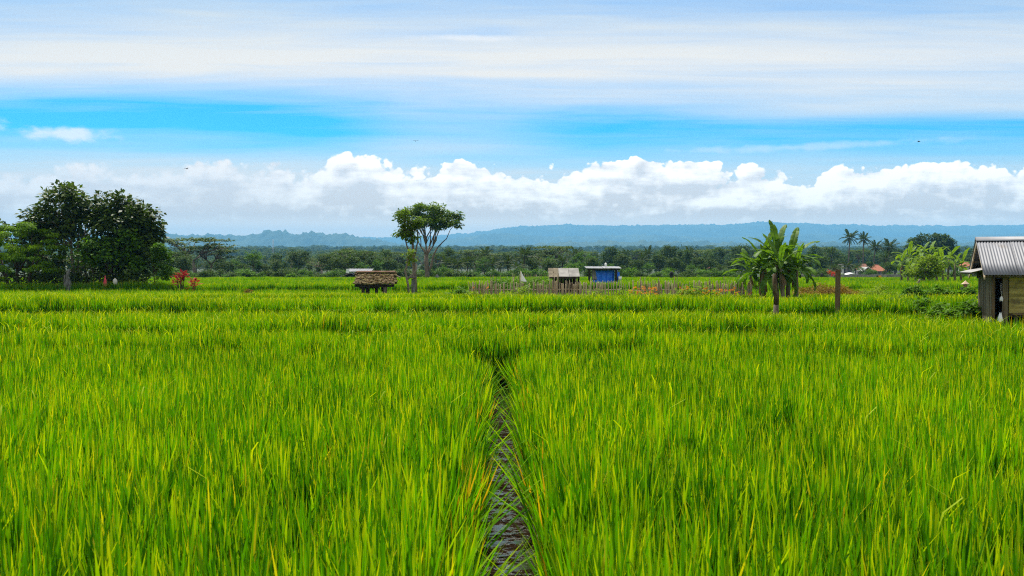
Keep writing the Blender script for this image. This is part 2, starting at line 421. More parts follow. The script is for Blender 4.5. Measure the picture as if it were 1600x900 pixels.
def build_ground():
    o = [.0, .10, .17, .21, .26, .34, .5, .8]
    v = 1.2
    while v < 10500: o.append(v); v *= 1.22
    xs = np.array([-q for q in o[:0:-1]] + o)
    ys = list(np.arange(-200, 0, 25)) + list(np.arange(0, 60, .5)) + list(np.arange(60, 150, 2.)) + list(np.geomspace(150, 13200, 66))
    ys = np.array(ys)
    XX, YY = np.meshgrid(xs, ys)
    XX = XX + np.where((YY < 20) & (YY > -20), channel_x(YY), 0)*np.exp(-np.abs(XX)/3)
    ZZ = ground_z(XX, YY) + .05*(fbm(XX*1.1, YY*1.1, 3)-.5)
    ch = np.clip((.23-np.abs(XX-channel_x(YY)))/.06, 0, 1)*((YY < line_y(0, XX)) & (YY > -20))
    ZZ = ZZ - .14*ch
    V = np.stack([XX, YY, ZZ], -1).reshape(-1, 3)
    nx, ny = len(xs), len(ys)
    i = np.arange((ny-1)*(nx-1)); r = i//(nx-1); c_ = i % (nx-1); a = r*nx+c_
    Fc = np.stack([a, a+1, a+nx+1, a+nx], -1)
    me = mesh_np('ground', V, Fc, M['soil'], smooth=True)
    tag(link('ground', me), 'muddy green ground under the rice terraces', kind='structure')
build_ground()

def build_water():
    ys = np.arange(-3, 14.9, .25)
    V = []; Fc = []
    for j, y in enumerate(ys):
        for sx in (-.215, .215): V.append((float(channel_x(y))+sx, y, -.055))
    for j in range(len(ys)-1): a = 2*j; Fc.append((a, a+1, a+3, a+2))
    tag(link('channel_water', mesh_np('channel_water', V, Fc, M['water'])), 'dark wet channel shining between the two near rice paddies', kind='structure')
build_water()

# hills: height fields
def ridge(name, label, d, depth, prof, seed, tree_h, rough_h, nx=1300, ny=40, mat='hill'):
    pxs = np.array([p[0] for p in prof], float); pys = np.array([p[1] for p in prof], float)
    w = d*.75
    xs = np.linspace(-w, w, nx); vs = np.linspace(0, 1, ny)
    XX, VV = np.meshgrid(xs, vs)
    YY = d + (VV-.45)*depth + (fbm(XX/900, VV*0, seed+5)-.5)*depth*.3
    crest = CAMZ + (HZ-np.interp(XX/d*F+800, pxs, pys))/F*d
    sh = np.where(VV < .45, np.sin(np.clip(VV/.45, 0, 1)*PI/2)**1.1, np.cos(np.clip((VV-.45)/.55, 0, 1)*PI/2))
    H = crest*sh + (fbm(XX/480, YY/480, seed, 4)-.5)*rough_h*(.2+sh*.8)*np.where(VV < .45, 1, .5)
    H = H + (vnoise(XX/22, YY/22, seed+2)**2)*tree_h*sh + (np.maximum(vnoise(XX/80, YY/80, seed+3)-.72, 0))*tree_h*3*sh
    V = np.stack([XX, YY, H - 3], -1).reshape(-1, 3)
    i = np.arange((ny-1)*(nx-1)); r = i//(nx-1); c_ = i % (nx-1); a = r*nx+c_
    me = mesh_np(name, V, np.stack([a, a+1, a+nx+1, a+nx], -1), M[mat], smooth=True)
    tag(link(name, me), label, kind='structure')
ridge('hills', 'farthest long blue ridge under the clouds', 10800, 2600,
      [(-900, 362), (0, 366), (260, 370), (400, 369), (600, 371), (700, 368), (760, 362), (810, 355), (860, 353), (1000, 353), (1100, 352), (1220, 350.5), (1330, 352.5), (1450, 354), (1600, 352), (2500, 356)], 1, 18, 52)
ridge('hills', 'middle blue ridge with soft folds', 8400, 1600,
      [(-900, 385), (0, 384), (600, 388), (690, 376), (770, 366), (850, 371), (1000, 367), (1120, 371), (1260, 367), (1400, 373), (1600, 365), (2500, 372)], 21, 18, 40)
ridge('hills', 'left blue hill with knobbly wooded tops', 6400, 1300,
      [(-900, 366), (0, 374), (200, 376), (260, 372), (318, 369), (330, 367), (345, 371), (400, 368), (412, 363), (440, 362), (448, 367), (470, 367.5), (478, 364), (495, 365), (510, 368), (535, 366), (550, 371), (580, 377), (640, 386), (2500, 392)], 41, 30, 17)
ridge('hills', 'nearest hazy wooded rise on the right', 5200, 1000,
      [(-900, 398), (500, 396), (640, 392), (800, 384), (900, 380), (1000, 379), (1100, 382), (1220, 380), (1320, 383), (1450, 381), (1600, 380), (2500, 382)], 61, 17, 16)

# ------------------------------------------------------------------ instancing of stuff by geometry nodes
def proto_collection(name, meshes):
    col = bpy.data.collections.new(name)
    for i, me in enumerate(meshes):
        o = bpy.data.objects.new('%s_%02d' % (name, i), me); col.objects.link(o)
    return col
def scatter(name, pts, rots, scl, vi, protos, label, kind='stuff', cat=None, group=None):
    me = bpy.data.meshes.new(name); n = len(pts)
    me.vertices.add(n); me.vertices.foreach_set('co', np.asarray(pts, np.float32).ravel())
    a = me.attributes.new('rot', 'FLOAT_VECTOR', 'POINT'); a.data.foreach_set('vector', np.asarray(rots, np.float32).ravel())
    a = me.attributes.new('scl', 'FLOAT_VECTOR', 'POINT'); a.data.foreach_set('vector', np.asarray(scl, np.float32).ravel())
    a = me.attributes.new('vi', 'INT', 'POINT'); a.data.foreach_set('value', np.asarray(vi, np.int32))
    ng = bpy.data.node_groups.new(name+'_scatter', 'GeometryNodeTree')
    ng.interface.new_socket('Geometry', in_out='INPUT', socket_type='NodeSocketGeometry')
    ng.interface.new_socket('Geometry', in_out='OUTPUT', socket_type='NodeSocketGeometry')
    N = ng.nodes; L = ng.links
    gi = N.new('NodeGroupInput'); go = N.new('NodeGroupOutput')
    ip = N.new('GeometryNodeInstanceOnPoints'); ci = N.new('GeometryNodeCollectionInfo')
    ci.inputs[0].default_value = protos; ci.inputs[1].default_value = True; ci.inputs[2].default_value = True
    def attr(nm, t):
        q = N.new('GeometryNodeInputNamedAttribute'); q.data_type = t; q.inputs[0].default_value = nm; return q.outputs[0]
    L.new(gi.outputs[0], ip.inputs['Points']); L.new(ci.outputs[0], ip.inputs['Instance'])
    ip.inputs['Pick Instance'].default_value = True
    L.new(attr('vi', 'INT'), ip.inputs['Instance Index'])
    L.new(attr('rot', 'FLOAT_VECTOR'), ip.inputs['Rotation']); L.new(attr('scl', 'FLOAT_VECTOR'), ip.inputs['Scale'])
    L.new(ip.outputs[0], go.inputs[0])
    o = link(name, me); md = o.modifiers.new('scatter', 'NODES'); md.node_group = ng
    tag(o, label, cat, group, kind)
    return o

# ------------------------------------------------------------------ rice
def rice_clump(seed, nb, H, W, rad, segs, lean=.22, rshift=0.0, ear=0):
    g = np.random.default_rng(seed)
    V = []; Fq = []; rn = []; al = []
    for b in range(nb):
        az = g.uniform(0, 2*PI); r0 = rad*math.sqrt(g.uniform()); a2 = az + g.normal(0, .9)
        L = H*g.uniform(.62, 1.05); ln = abs(g.normal(0, lean)); bend = abs(g.normal(0, .09))
        if g.uniform() < .03: bend += .2
        fx, fy = math.cos(a2), math.sin(a2)
        tw = g.uniform(0, PI); sx, sy = math.cos(tw), math.sin(tw)
        if abs(sx*fx+sy*fy) > .8: sx, sy = -fy, fx
        w = W*g.uniform(.7, 1.25); rv = min(.999, g.uniform()+rshift*g.uniform())
        base = len(V); cx, cy = r0*math.cos(az), r0*math.sin(az)
        t0 = g.uniform(.0, .3)
        for i in range(segs+1):
            t = i/segs; h = L*(ln*t+bend*t*t); zz = L*t*(1-.30*bend*t-.12*ln)
            ww = w*(.45+.55*min(1, t*2.5))*(1-max(0, (t-.35)/.65)**1.8)
            px, py = cx+fx*h, cy+fy*h
            if i < segs:
                V += [(px-sx*ww/2, py-sy*ww/2, zz), (px+sx*ww/2, py+sy*ww/2, zz)]
                rn += [rv, rv]; al += [t, t]
            else:
                V += [(px, py, zz), (px+1e-4, py, zz)]; rn += [rv, rv]; al += [t, t]
        for i in range(segs):
            a = base+2*i; Fq.append((a, a+1, a+3, a+2))
    for e in range(ear):                        # nodding seed heads
        az = g.uniform(0, 2*PI); x0, y0 = .04*math.cos(az), .04*math.sin(az); L = H*g.uniform(1.02, 1.18)
        fx, fy = math.cos(az), math.sin(az); rv = .945
        base = len(V)
        for i in range(7):
            t = i/6; tt = max(0, (t-.7)/.3); ww = .002 if t < .72 else .0065*(1-.7*(tt-.3)**2)
            h = L*(.08*t+.16*tt*tt); zz = L*(t-.10*tt*tt)
            V += [(x0+fx*h-fy*ww, y0+fy*h+fx*ww, zz), (x0+fx*h+fy*ww, y0+fy*h-fx*ww, zz)]; rn += [rv, rv]; al += [.9, .9]
        for i in range(6): a = base+2*i; Fq.append((a, a+1, a+3, a+2))
    return mesh_np('rice_clump', V, Fq, M['rice'], {'rnd': rn, 'along': al})
RH = .76
def rice_fields():
    P = []
    for i in range(10): P.append(rice_clump(100+i, 36, RH, .0255, .065, 5, .085, ear=1 if i == 0 else 0))   # 0-9 near
    for i in range(4): P.append(rice_clump(140+i, 34, RH*.92, .019, .06, 5, .30, .14))                        # 10-13 channel edge
    for i in range(8): P.append(rice_clump(160+i, 46, RH, .025, .11, 3, .10, .02, ear=2 if i < 2 else 0))   # 14-21 middle
    for i in range(6): P.append(rice_clump(180+i, 120, RH, .034, .50, 2, .12, 0.0))                          # 22-27 far
    pc = proto_collection('rice_clump_kinds', P)
    g = np.random.default_rng(7)
    def jit(y0, y1, s_):
        ys = np.arange(y0, y1, s_); xm = .60*y1+3.5
        xs = np.arange(-xm, xm, s_)
        XX, YY = np.meshgrid(xs, ys); XX = XX.ravel() + g.uniform(-.42, .42, XX.size)*s_; YY = YY.ravel() + g.uniform(-.42, .42, YY.size)*s_
        k = np.abs(XX) < .60*YY+3.5
        return XX[k], YY[k]
    bands = [(1.2, 17, .17, 0), (17, 46, .25, 1), (46, FIELD_END+2, .80, 2)]
    allx, ally, allb = [], [], []
    for (a, b, s_, bi) in bands:
        xx, yy = jit(a, b, s_); allx.append(xx); ally.append(yy); allb.append(np.full(len(xx), bi))
    x = np.concatenate(allx); y = np.concatenate(ally); bd = np.concatenate(allb)
    ex, ey = [], []
    for i in range(5):                      # close-planted rows along each terrace edge
        q = np.arange(-36, 36, .13); q = q[np.abs(q) < .62*LINES[i][0]+3]
        for r_ in range(3): ex.append(q+g.uniform(-.06, .06, len(q))); ey.append(line_y(i, q)+.06+.16*r_+g.uniform(-.05, .05, len(q)))
    ex = np.concatenate(ex); ey = np.concatenate(ey)
    x = np.concatenate([x, ex]); y = np.concatenate([y, ey]); bd = np.concatenate([bd, np.where(ey < 17, 0, 1)])
    keep = np.ones(len(x), bool)
    dch = x - channel_x(y)
    ch = (y < line_y(0, x))
    keep &= ~(ch & (np.abs(dch) < .25))
    terr = np.zeros(len(x), int)
    for i in range(len(LINES)):
        D = line_y(i, x); gap = .28 if i == 0 else (.50 if i < 3 else .7)
        keep &= ~((y > D-gap) & (y < D)); terr += (y >= D)
    keep &= y < FIELD_END + 1.5*np.sin(x*.2)
    for fn in NO_RICE: keep &= ~fn(x, y)
    x, y, bd, terr, dch, ch = x[keep], y[keep], bd[keep], terr[keep], dch[keep], ch[keep]
    n = len(x)
    z = ground_z(x, y)
    vi = np.where(bd == 0, g.integers(1, 10, n), np.where(bd == 1, g.integers(14, 22, n), g.integers(22, 28, n)))
    vi = np.where((bd == 0) & (g.uniform(size=n) < .02), 0, vi)
    edge = ch & (np.abs(dch) < .40) & (bd == 0)
    vi = np.where(edge & (g.uniform(size=n) < .75), g.integers(10, 14, n), vi)
    rot = np.stack([g.normal(0, .03, n), g.normal(0, .03, n), g.uniform(0, 2*PI, n)], -1)
    # clumps beside the channel lean over the water
    tilt = np.where(ch & (np.abs(dch) < .62), -np.sign(dch)*np.clip((.62-np.abs(dch))/.35, 0, 1)*.15, 0)
    rot[:, 1] += tilt
    hv = .92 + .16*(fbm(x*.22, y*.22, 5)) + g.normal(0, .05, n) + .44*(fbm(x*1.6, y*1.6, 9)-.5)
    hv = np.where(ch & (np.abs(dch) < .4), hv*.92, hv)
    hv = np.where((y > 32) & (y < 47), np.minimum(hv, .92), hv)
    wv = np.where(bd == 0, 1.0, 1.05) * g.uniform(.9, 1.15, n)
    scl = np.stack([wv, wv, hv], -1)
    pts = np.stack([x, y, z], -1)
    names = ['bright green rice filling the near paddy left of the channel', 'bright green rice filling the near paddy right of the channel',
             'rice strip just beyond the end of the water channel', 'rice terrace in front of the two brown posts',
             'rice terrace just in front of the stake fence', 'rice around the thatched shelter and the dark left trees',
             'rice terrace beyond the sheds', 'thin rice terrace near the far edge of the fields', 'farthest pale green rice below the treeline']
    gid = np.where(terr == 0, np.where(dch < 0, 0, 1), terr+1)
    for q in range(9):
        k = gid == q
        if k.sum(): scatter('rice_field', pts[k], rot[k], scl[k], vi[k], pc, names[q])
NO_RICE = []
def box_zone(x0, x1, y0, y1): NO_RICE.append(lambda x, y: (x > x0) & (x < x1) & (y > y0) & (y < y1))
def disc_zone(cx, cy, rx, ry): NO_RICE.append(lambda x, y: ((x-cx)/rx)**2+((y-cy)/ry)**2 < 1)

# ------------------------------------------------------------------ foliage builders
def leaves(g, C, nleaf, rc, L, W, flat=.6, droop=.3, out=None, vary=.35):
    """leaf-sized faces round the clump centres C"""
    C = np.asarray(C, float); n = len(C)*nleaf
    base = np.repeat(C, nleaf, 0)
    off = g.normal(0, 1, (n, 3)); off /= np.maximum(np.linalg.norm(off, axis=1, keepdims=True), 1e-6)
    off *= g.uniform(.15, 1, (n, 1))**.6 * rc * np.array([1, 1, flat])
    pos = base+off
    az = g.uniform(0, 2*PI, n)
    a = np.stack([np.cos(az), np.sin(az), np.zeros(n)], -1)*.8 + off/rc*.9
    if out is not None: a += (base-np.asarray(out))/(np.linalg.norm(base-np.asarray(out), axis=1, keepdims=True)+1e-6)*.4
    a[:, 2] += -droop + g.normal(0, .25, n)
    a /= np.linalg.norm(a, axis=1, keepdims=True)
    up = np.stack([g.normal(0, .45, n), g.normal(0, .45, n), np.ones(n)], -1) + off/rc*.3
    s_ = np.cross(a, up); s_ /= np.linalg.norm(s_, axis=1, keepdims=True)
    l = (L*g.uniform(1-vary, 1+vary, n))[:, None]; w = (W*g.uniform(1-vary, 1+vary, n))[:, None]
    mid = pos + a*l*.42 + np.array([0, 0, 1])*l*.06
    V = np.stack([pos, mid+s_*w/2, pos+a*l, mid-s_*w/2], 1).reshape(-1, 3)
    Fq = np.arange(n*4).reshape(-1, 4)
    rn = np.repeat(np.clip(np.repeat(g.uniform(0, .7, len(C)), nleaf) + g.uniform(0, .35, n), 0, 1), 4)
    return V, Fq, rn
def clumps(g, ell, n, shell=.5, low=-.35):
    vol = np.array([(e[3]*e[4]*e[5])**.75 for e in ell]); vol /= vol.sum()
    out = []
    while len(out) < n:
        e = ell[g.choice(len(ell), p=vol)]
        d = g.normal(0, 1, 3); d /= np.linalg.norm(d)
        if d[2] < low and g.uniform() < .75: continue
        r = g.uniform(shell**3, 1)**(1/3)
        out.append((e[0]+d[0]*r*e[3], e[1]+d[1]*r*e[4], e[2]+d[2]*r*e[5]))
    return np.array(out)
def bent(p, q, g, w=.08, n=5):
    p = np.array(p, float); q = np.array(q, float); L = np.linalg.norm(q-p)
    pts = [p+(q-p)*t for t in np.linspace(0, 1, n)]
    for i in range(1, n-1): pts[i] = pts[i]+g.normal(0, w*L*.5, 3)
    return pts
def tree(name, label, loc, ell, nclump, nleaf, rc, L, W, lmat, bark, trunk, seed, flat=.6, droop=.3, shell=.5, low=-.35,
         limbs=18, limb_from=None, limb_r=.05, cat='tree', group=None, rz=0.0, limb_parts=False, wob=.14):
    """trunk: list of (points, radii); limbs run from limb_from (points) to clump centres"""
    g = np.random.default_rng(seed)
    root = empty(name, loc, rz); tag(root, label, cat, group)
    C = clumps(g, ell, nclump, shell, low)
    V, Fq, rn = leaves(g, C, nleaf, rc, L, W, flat, droop, out=[ell[0][0], ell[0][1], ell[0][2]])
    link('crown', mesh_np('crown', V, Fq, M[lmat], {'rnd': rn}), root)
    t = MB()
    for pts, rad in trunk: t.tube(pts, rad, 8)
    if limb_from is None: limb_from = [trunk[0][0][-1]]
    lf = np.array(limb_from, float)
    order = g.permutation(len(C))[:limbs]
    mb = t if not limb_parts else None
    for q in order:
        c0 = C[q]; s0 = lf[np.argmin(np.linalg.norm(lf-c0, axis=1) + np.where(lf[:, 2] > c0[2], 3, 0))]
        pts = bent(s0, c0, g, wob, 6); rr = limb_r*g.uniform(.7, 1.2)
        if limb_parts: MB().tube(pts, list(np.linspace(rr, rr*.25, 6)), 6).build('branch', M[bark], root)
        else: mb.tube(pts, list(np.linspace(rr, rr*.25, 6)), 5)
    t.build('trunk', M[bark], root)
    return root

# ------------------------------------------------------------------ dark trees on the left
D = 58.0
lx = lambda px: X(px, D); lz = lambda py: Z(py, D)
def left_trees():
    # tall big-leaved tree with several pale stems
    bx, by = lx(104), D+1.2; b0 = gz(bx, by)
    r = lambda px, py, dy, rx, rz, ry=None: (X(px, by)-bx, dy, Z(py, by)-b0, rx/25., (ry or rx*.9)/25., rz/25.)
    ell = [r(104, 330, 0, 42, 36), r(70, 345, .3, 38, 26), r(122, 345, .2, 30, 36), r(100, 308, 0, 28, 18), r(52, 360, .4, 28, 20), r(95, 372, .3, 45, 22)]
    st = lambda px: [(X(px, by)-bx)*.25, 0, 0]
    trunk = [([(dx*.4, 0, -.3), (dx*.6, .05, 1.4), (dx, 0, 2.8), (dx*1.3, .1, 4.6)], [.13, .10, .08, .03]) for dx in (-.25, .15, .5)]
    tree('broadleaf_tree', 'tallest big-leaved dark tree of the left group, its pale stems showing', (bx, by, b0), ell, 210, 26, .50, .30, .19, 'leaf_dark', 'bark_pale', trunk, 11,
         flat=.75, droop=.35, limbs=34, limb_from=[(-.3, 0, 3.2), (.2, 0, 2.6), (.6, .1, 3.4), (0, 0, 4.2)], limb_r=.05)
    # second broad dark tree, right of it
    bx, by = lx(196), D+.8; b0 = gz(bx, by)
    r = lambda px, py, dy, rx, rz, ry=None: (X(px, by)-bx, dy, Z(py, by)-b0, rx/25., (ry or rx*.9)/25., rz/25.)
    ell = [r(196, 350, 0, 50, 36), r(180, 322, 0, 30, 20), r(220, 345, 0, 28, 26), r(224, 385, 0, 26, 34), r(180, 395, -.4, 40, 34), r(158, 345, .3, 20, 26), r(205, 410, -.2, 36, 26), r(228, 370, .2, 22, 20)]
    trunk = [([(dx*.5, 0, -.3), (dx*.7, 0, 1.2), (dx, .1, 2.4), (dx*1.4, .1, 4.2)], [.12, .10, .08, .03]) for dx in (-.7, -.1, .5)]
    tree('broadleaf_tree', 'broad dome-shaped dark tree with large hanging leaves on the right of the left group', (bx, by, b0), ell, 300, 26, .50, .32, .21, 'leaf_dark', 'bark_dark', trunk, 12,
         flat=.75, droop=.45, limbs=40, limb_from=[(-.8, 0, 2.2), (-.1, 0, 2.0), (.6, .1, 2.6), (0, 0, 3.4)], limb_r=.045)
    # lighter low tree in front of the pair
    bx, by = lx(160), D-.9; b0 = gz(bx, by)
    r = lambda px, py, dy, rx, rz, ry=None: (X(px, by)-bx, dy, Z(py, by)-b0, rx/25., (ry or rx*.9)/25., rz/25.)
    ell = [r(160, 398, 0, 40, 26), r(190, 380, 0, 24, 22), r(142, 408, 0, 22, 20), r(196, 410, .1, 20, 22)]
    trunk = [([(dx*.4, 0, -.3), (dx*.7, 0, .8), (dx*1.2, 0, 1.8)], [.07, .05, .03]) for dx in (-.7, -.2, .3, .9)]
    tree('broadleaf_tree', 'lower mid-green leafy tree in front, between the two tall dark trees', (bx, by, b0), ell, 75, 24, .42, .26, .18, 'leaf_mid', 'bark_dark', trunk, 13,
         flat=.7, droop=.4, limbs=20, limb_from=[(-.6, 0, 1.2), (0, 0, 1.2), (.8, 0, 1.2)], limb_r=.03)
    # bright green feathery tree at the picture's edge
    bx, by = lx(45), D-1.2; b0 = gz(bx, by)
    r = lambda px, py, dy, rx, rz, ry=None: (X(px, by)-bx, dy, Z(py, by)-b0, rx/25., (ry or rx*.9)/25., rz/25.)
    ell = [r(35, 372, 0, 48, 26), r(20, 355, 0, 28, 16), r(60, 395, 0, 42, 24), r(-10, 392, 0, 40, 34), r(30, 415, 0, 55, 26), r(84, 420, -.2, 20, 18), r(90, 395, -.2, 16, 12)]
    trunk = [([(dx*.5, 0, -.3), (dx*.8, 0, 1.0), (dx*1.3, 0, 2.6)], [.12, .09, .04]) for dx in (-.9, -.1, .8)]
    tree('feathery_tree', 'bright green feathery tree with drooping tufts at the left edge', (bx, by, b0), ell, 105, 120, .40, .17, .075, 'leaf_bright', 'bark_dark', trunk, 14,
         flat=.34, droop=1.0, shell=.8, limbs=26, limb_from=[(-.8, 0, 1.2), (0, 0, 1.5), (.9, 0, 1.4)], limb_r=.04)
    # dark shaded tree behind the bright one
    bx, by = lx(20), D+2.2; b0 = gz(bx, by)
    r = lambda px, py, dy, rx, rz, ry=None: (X(px, by)-bx, dy, Z(py, by)-b0, rx/25., (ry or rx*.9)/25., rz/25.)
    tree('broadleaf_tree', 'dark tree mostly hidden behind the bright feathery tree', (bx, by, b0), [r(15, 380, 0, 50, 34), r(60, 410, 0, 45, 24), r(120, 410, 0, 40, 22)], 110, 22, .5, .28, .18, 'leaf_dark', 'bark_dark',
         [([(0, 0, -.3), (0, 0, 1.6), (-.2, 0, 3)], [.14, .1, .05])], 15, limbs=12)
    # slim small tree right of the group
    bx, by = lx(250), D-1.0; b0 = gz(bx, by)
    r = lambda px, py, dy, rx, rz, ry=None: (X(px, by)-bx, dy, Z(py, by)-b0, rx/25., (ry or rx*.9)/25., rz/25.)
    tree('small_tree', 'thin young tree with sparse small leaves beside the red-leaved plants', (bx, by, b0), [r(253, 410, 0, 14, 26), r(249, 393, 0, 9, 11), r(262, 425, 0, 10, 12)], 90, 20, .26, .17, .11, 'leaf_mid', 'bark_dark',
         [([(0, 0, -.3), (.03, 0, .6), (0, 0, 1.7)], [.05, .04, .015])], 16, limbs=22, limb_from=[(0, 0, .5), (.02, 0, .9), (0, 0, 1.3)], limb_r=.02)
    # grey streaked stump and other small things at their feet
    g = np.random.default_rng(3)
    bx, by = lx(131), D-2.0; b0 = gz(bx, by)
    s = MB()
    def stump(u, v):
        a = u*2*PI; rr = (.36-.24*v**.8)*(1+.16*math.sin(a*5+v*2)+.08*math.sin(a*11))
        return (rr*math.cos(a)-.12*v, rr*math.sin(a)*.8, v*1.3-.1)
    s.grid(stump, 40, 10)
    s.tube([(-.12, 0, 1.0), (-.02, 0, 1.3), (.05, 0, 1.55)], [.12, .10, .04], 7)
    tag(s.build('tree_stump', M['stone'], None, (bx, by, b0)), 'grey streaked dead stump at the foot of the dark left trees', 'stump')
    bx, by = lx(189.5), D-2.3; b0 = gz(bx, by)
    s = MB()
    def cone(u, v):
        a = u*2*PI; rr = (.14*(1-v)**.8+.03)*(1+.14*math.sin(a*6+1))
        return (rr*math.cos(a), rr*math.sin(a), v*.8+.2)
    s.grid(cone, 30, 8); s.tube([(0, 0, -.1), (0, 0, 1.12)], .025, 6)
    tag(s.build('cloth_bundle', M['pink'], None, (bx, by, b0)), 'pinkish red tapering cloth wrap at the foot of the dark left trees', 'cloth')
    bx, by = lx(203), D-2.2; b0 = gz(bx, by)
    s = MB(); s.grid(lambda u, v: ((.13+.03*math.sin(u*19))*math.sin(v*PI)*math.cos(u*2*PI), .1*math.sin(v*PI)*math.sin(u*2*PI), .75+.22*math.cos(v*PI)), 12, 8)
    s.tube([(0, 0, 0), (0, 0, .6)], .03, 6)
    tag(s.build('stone_marker', M['plaster'], None, (bx, by, b0)), 'small pale stone marker just right of the pink cloth wrap', 'stone')
    # undergrowth under the trees: one mass
    pts = []; 
    Cc = np.array([(g.uniform(lx(8), lx(232)), D+g.uniform(-1.8, 2.5), g.uniform(.1, 1.5)) for _ in range(330)])
    Cc[:, 2] += ground_z(Cc[:, 0], Cc[:, 1])
    V, Fq, rn = leaves(g, Cc, 20, .42, .24, .13, .8, .3)
    tag(link('undergrowth', mesh_np('undergrowth', V, Fq, M['leaf_dark'], {'rnd': rn})), 'dark tangled undergrowth round the stems of the left trees', kind='stuff')
left_trees()
disc_zone(X(118, D), D, 5.4, 2.2)

def ti_plant(px, py_top, d, label, n, R):
    g = np.random.default_rng(int(px)); bx, by = X(px, d), d; b0 = gz(bx, by)
    h = Z(py_top, d)-b0
    root = empty('red_leaf_plant', (bx, by, b0)); tag(root, label, 'plant', 'red-leaved plants at the field edge')
    C = np.array([(g.uniform(-R, R), g.uniform(-R, R)*.6, h*g.uniform(.55, .93)) for _ in range(n)])
    C[0] = (R*.5, 0, h*.9)
    V, Fq, rn = leaves(g, C, 13, .22, .30, .10, .8, -.3)
    link('foliage', mesh_np('foliage', V, Fq, M['leaf_red'], {'rnd': rn}), root)
    m_ = MB()
    for c0 in C: m_.tube([(c0[0]*.3, c0[1]*.3, 0), tuple(c0*.7), tuple(c0)], [.025, .02, .012], 5)
    m_.build('stem', M['bark_dark'], root)
ti_plant(283, 424, 55, 'larger red-leaved plant right of the dark left trees', 9, .30)
ti_plant(301, 437, 54.5, 'smaller red-leaved plant right of the larger red one', 4, .16)

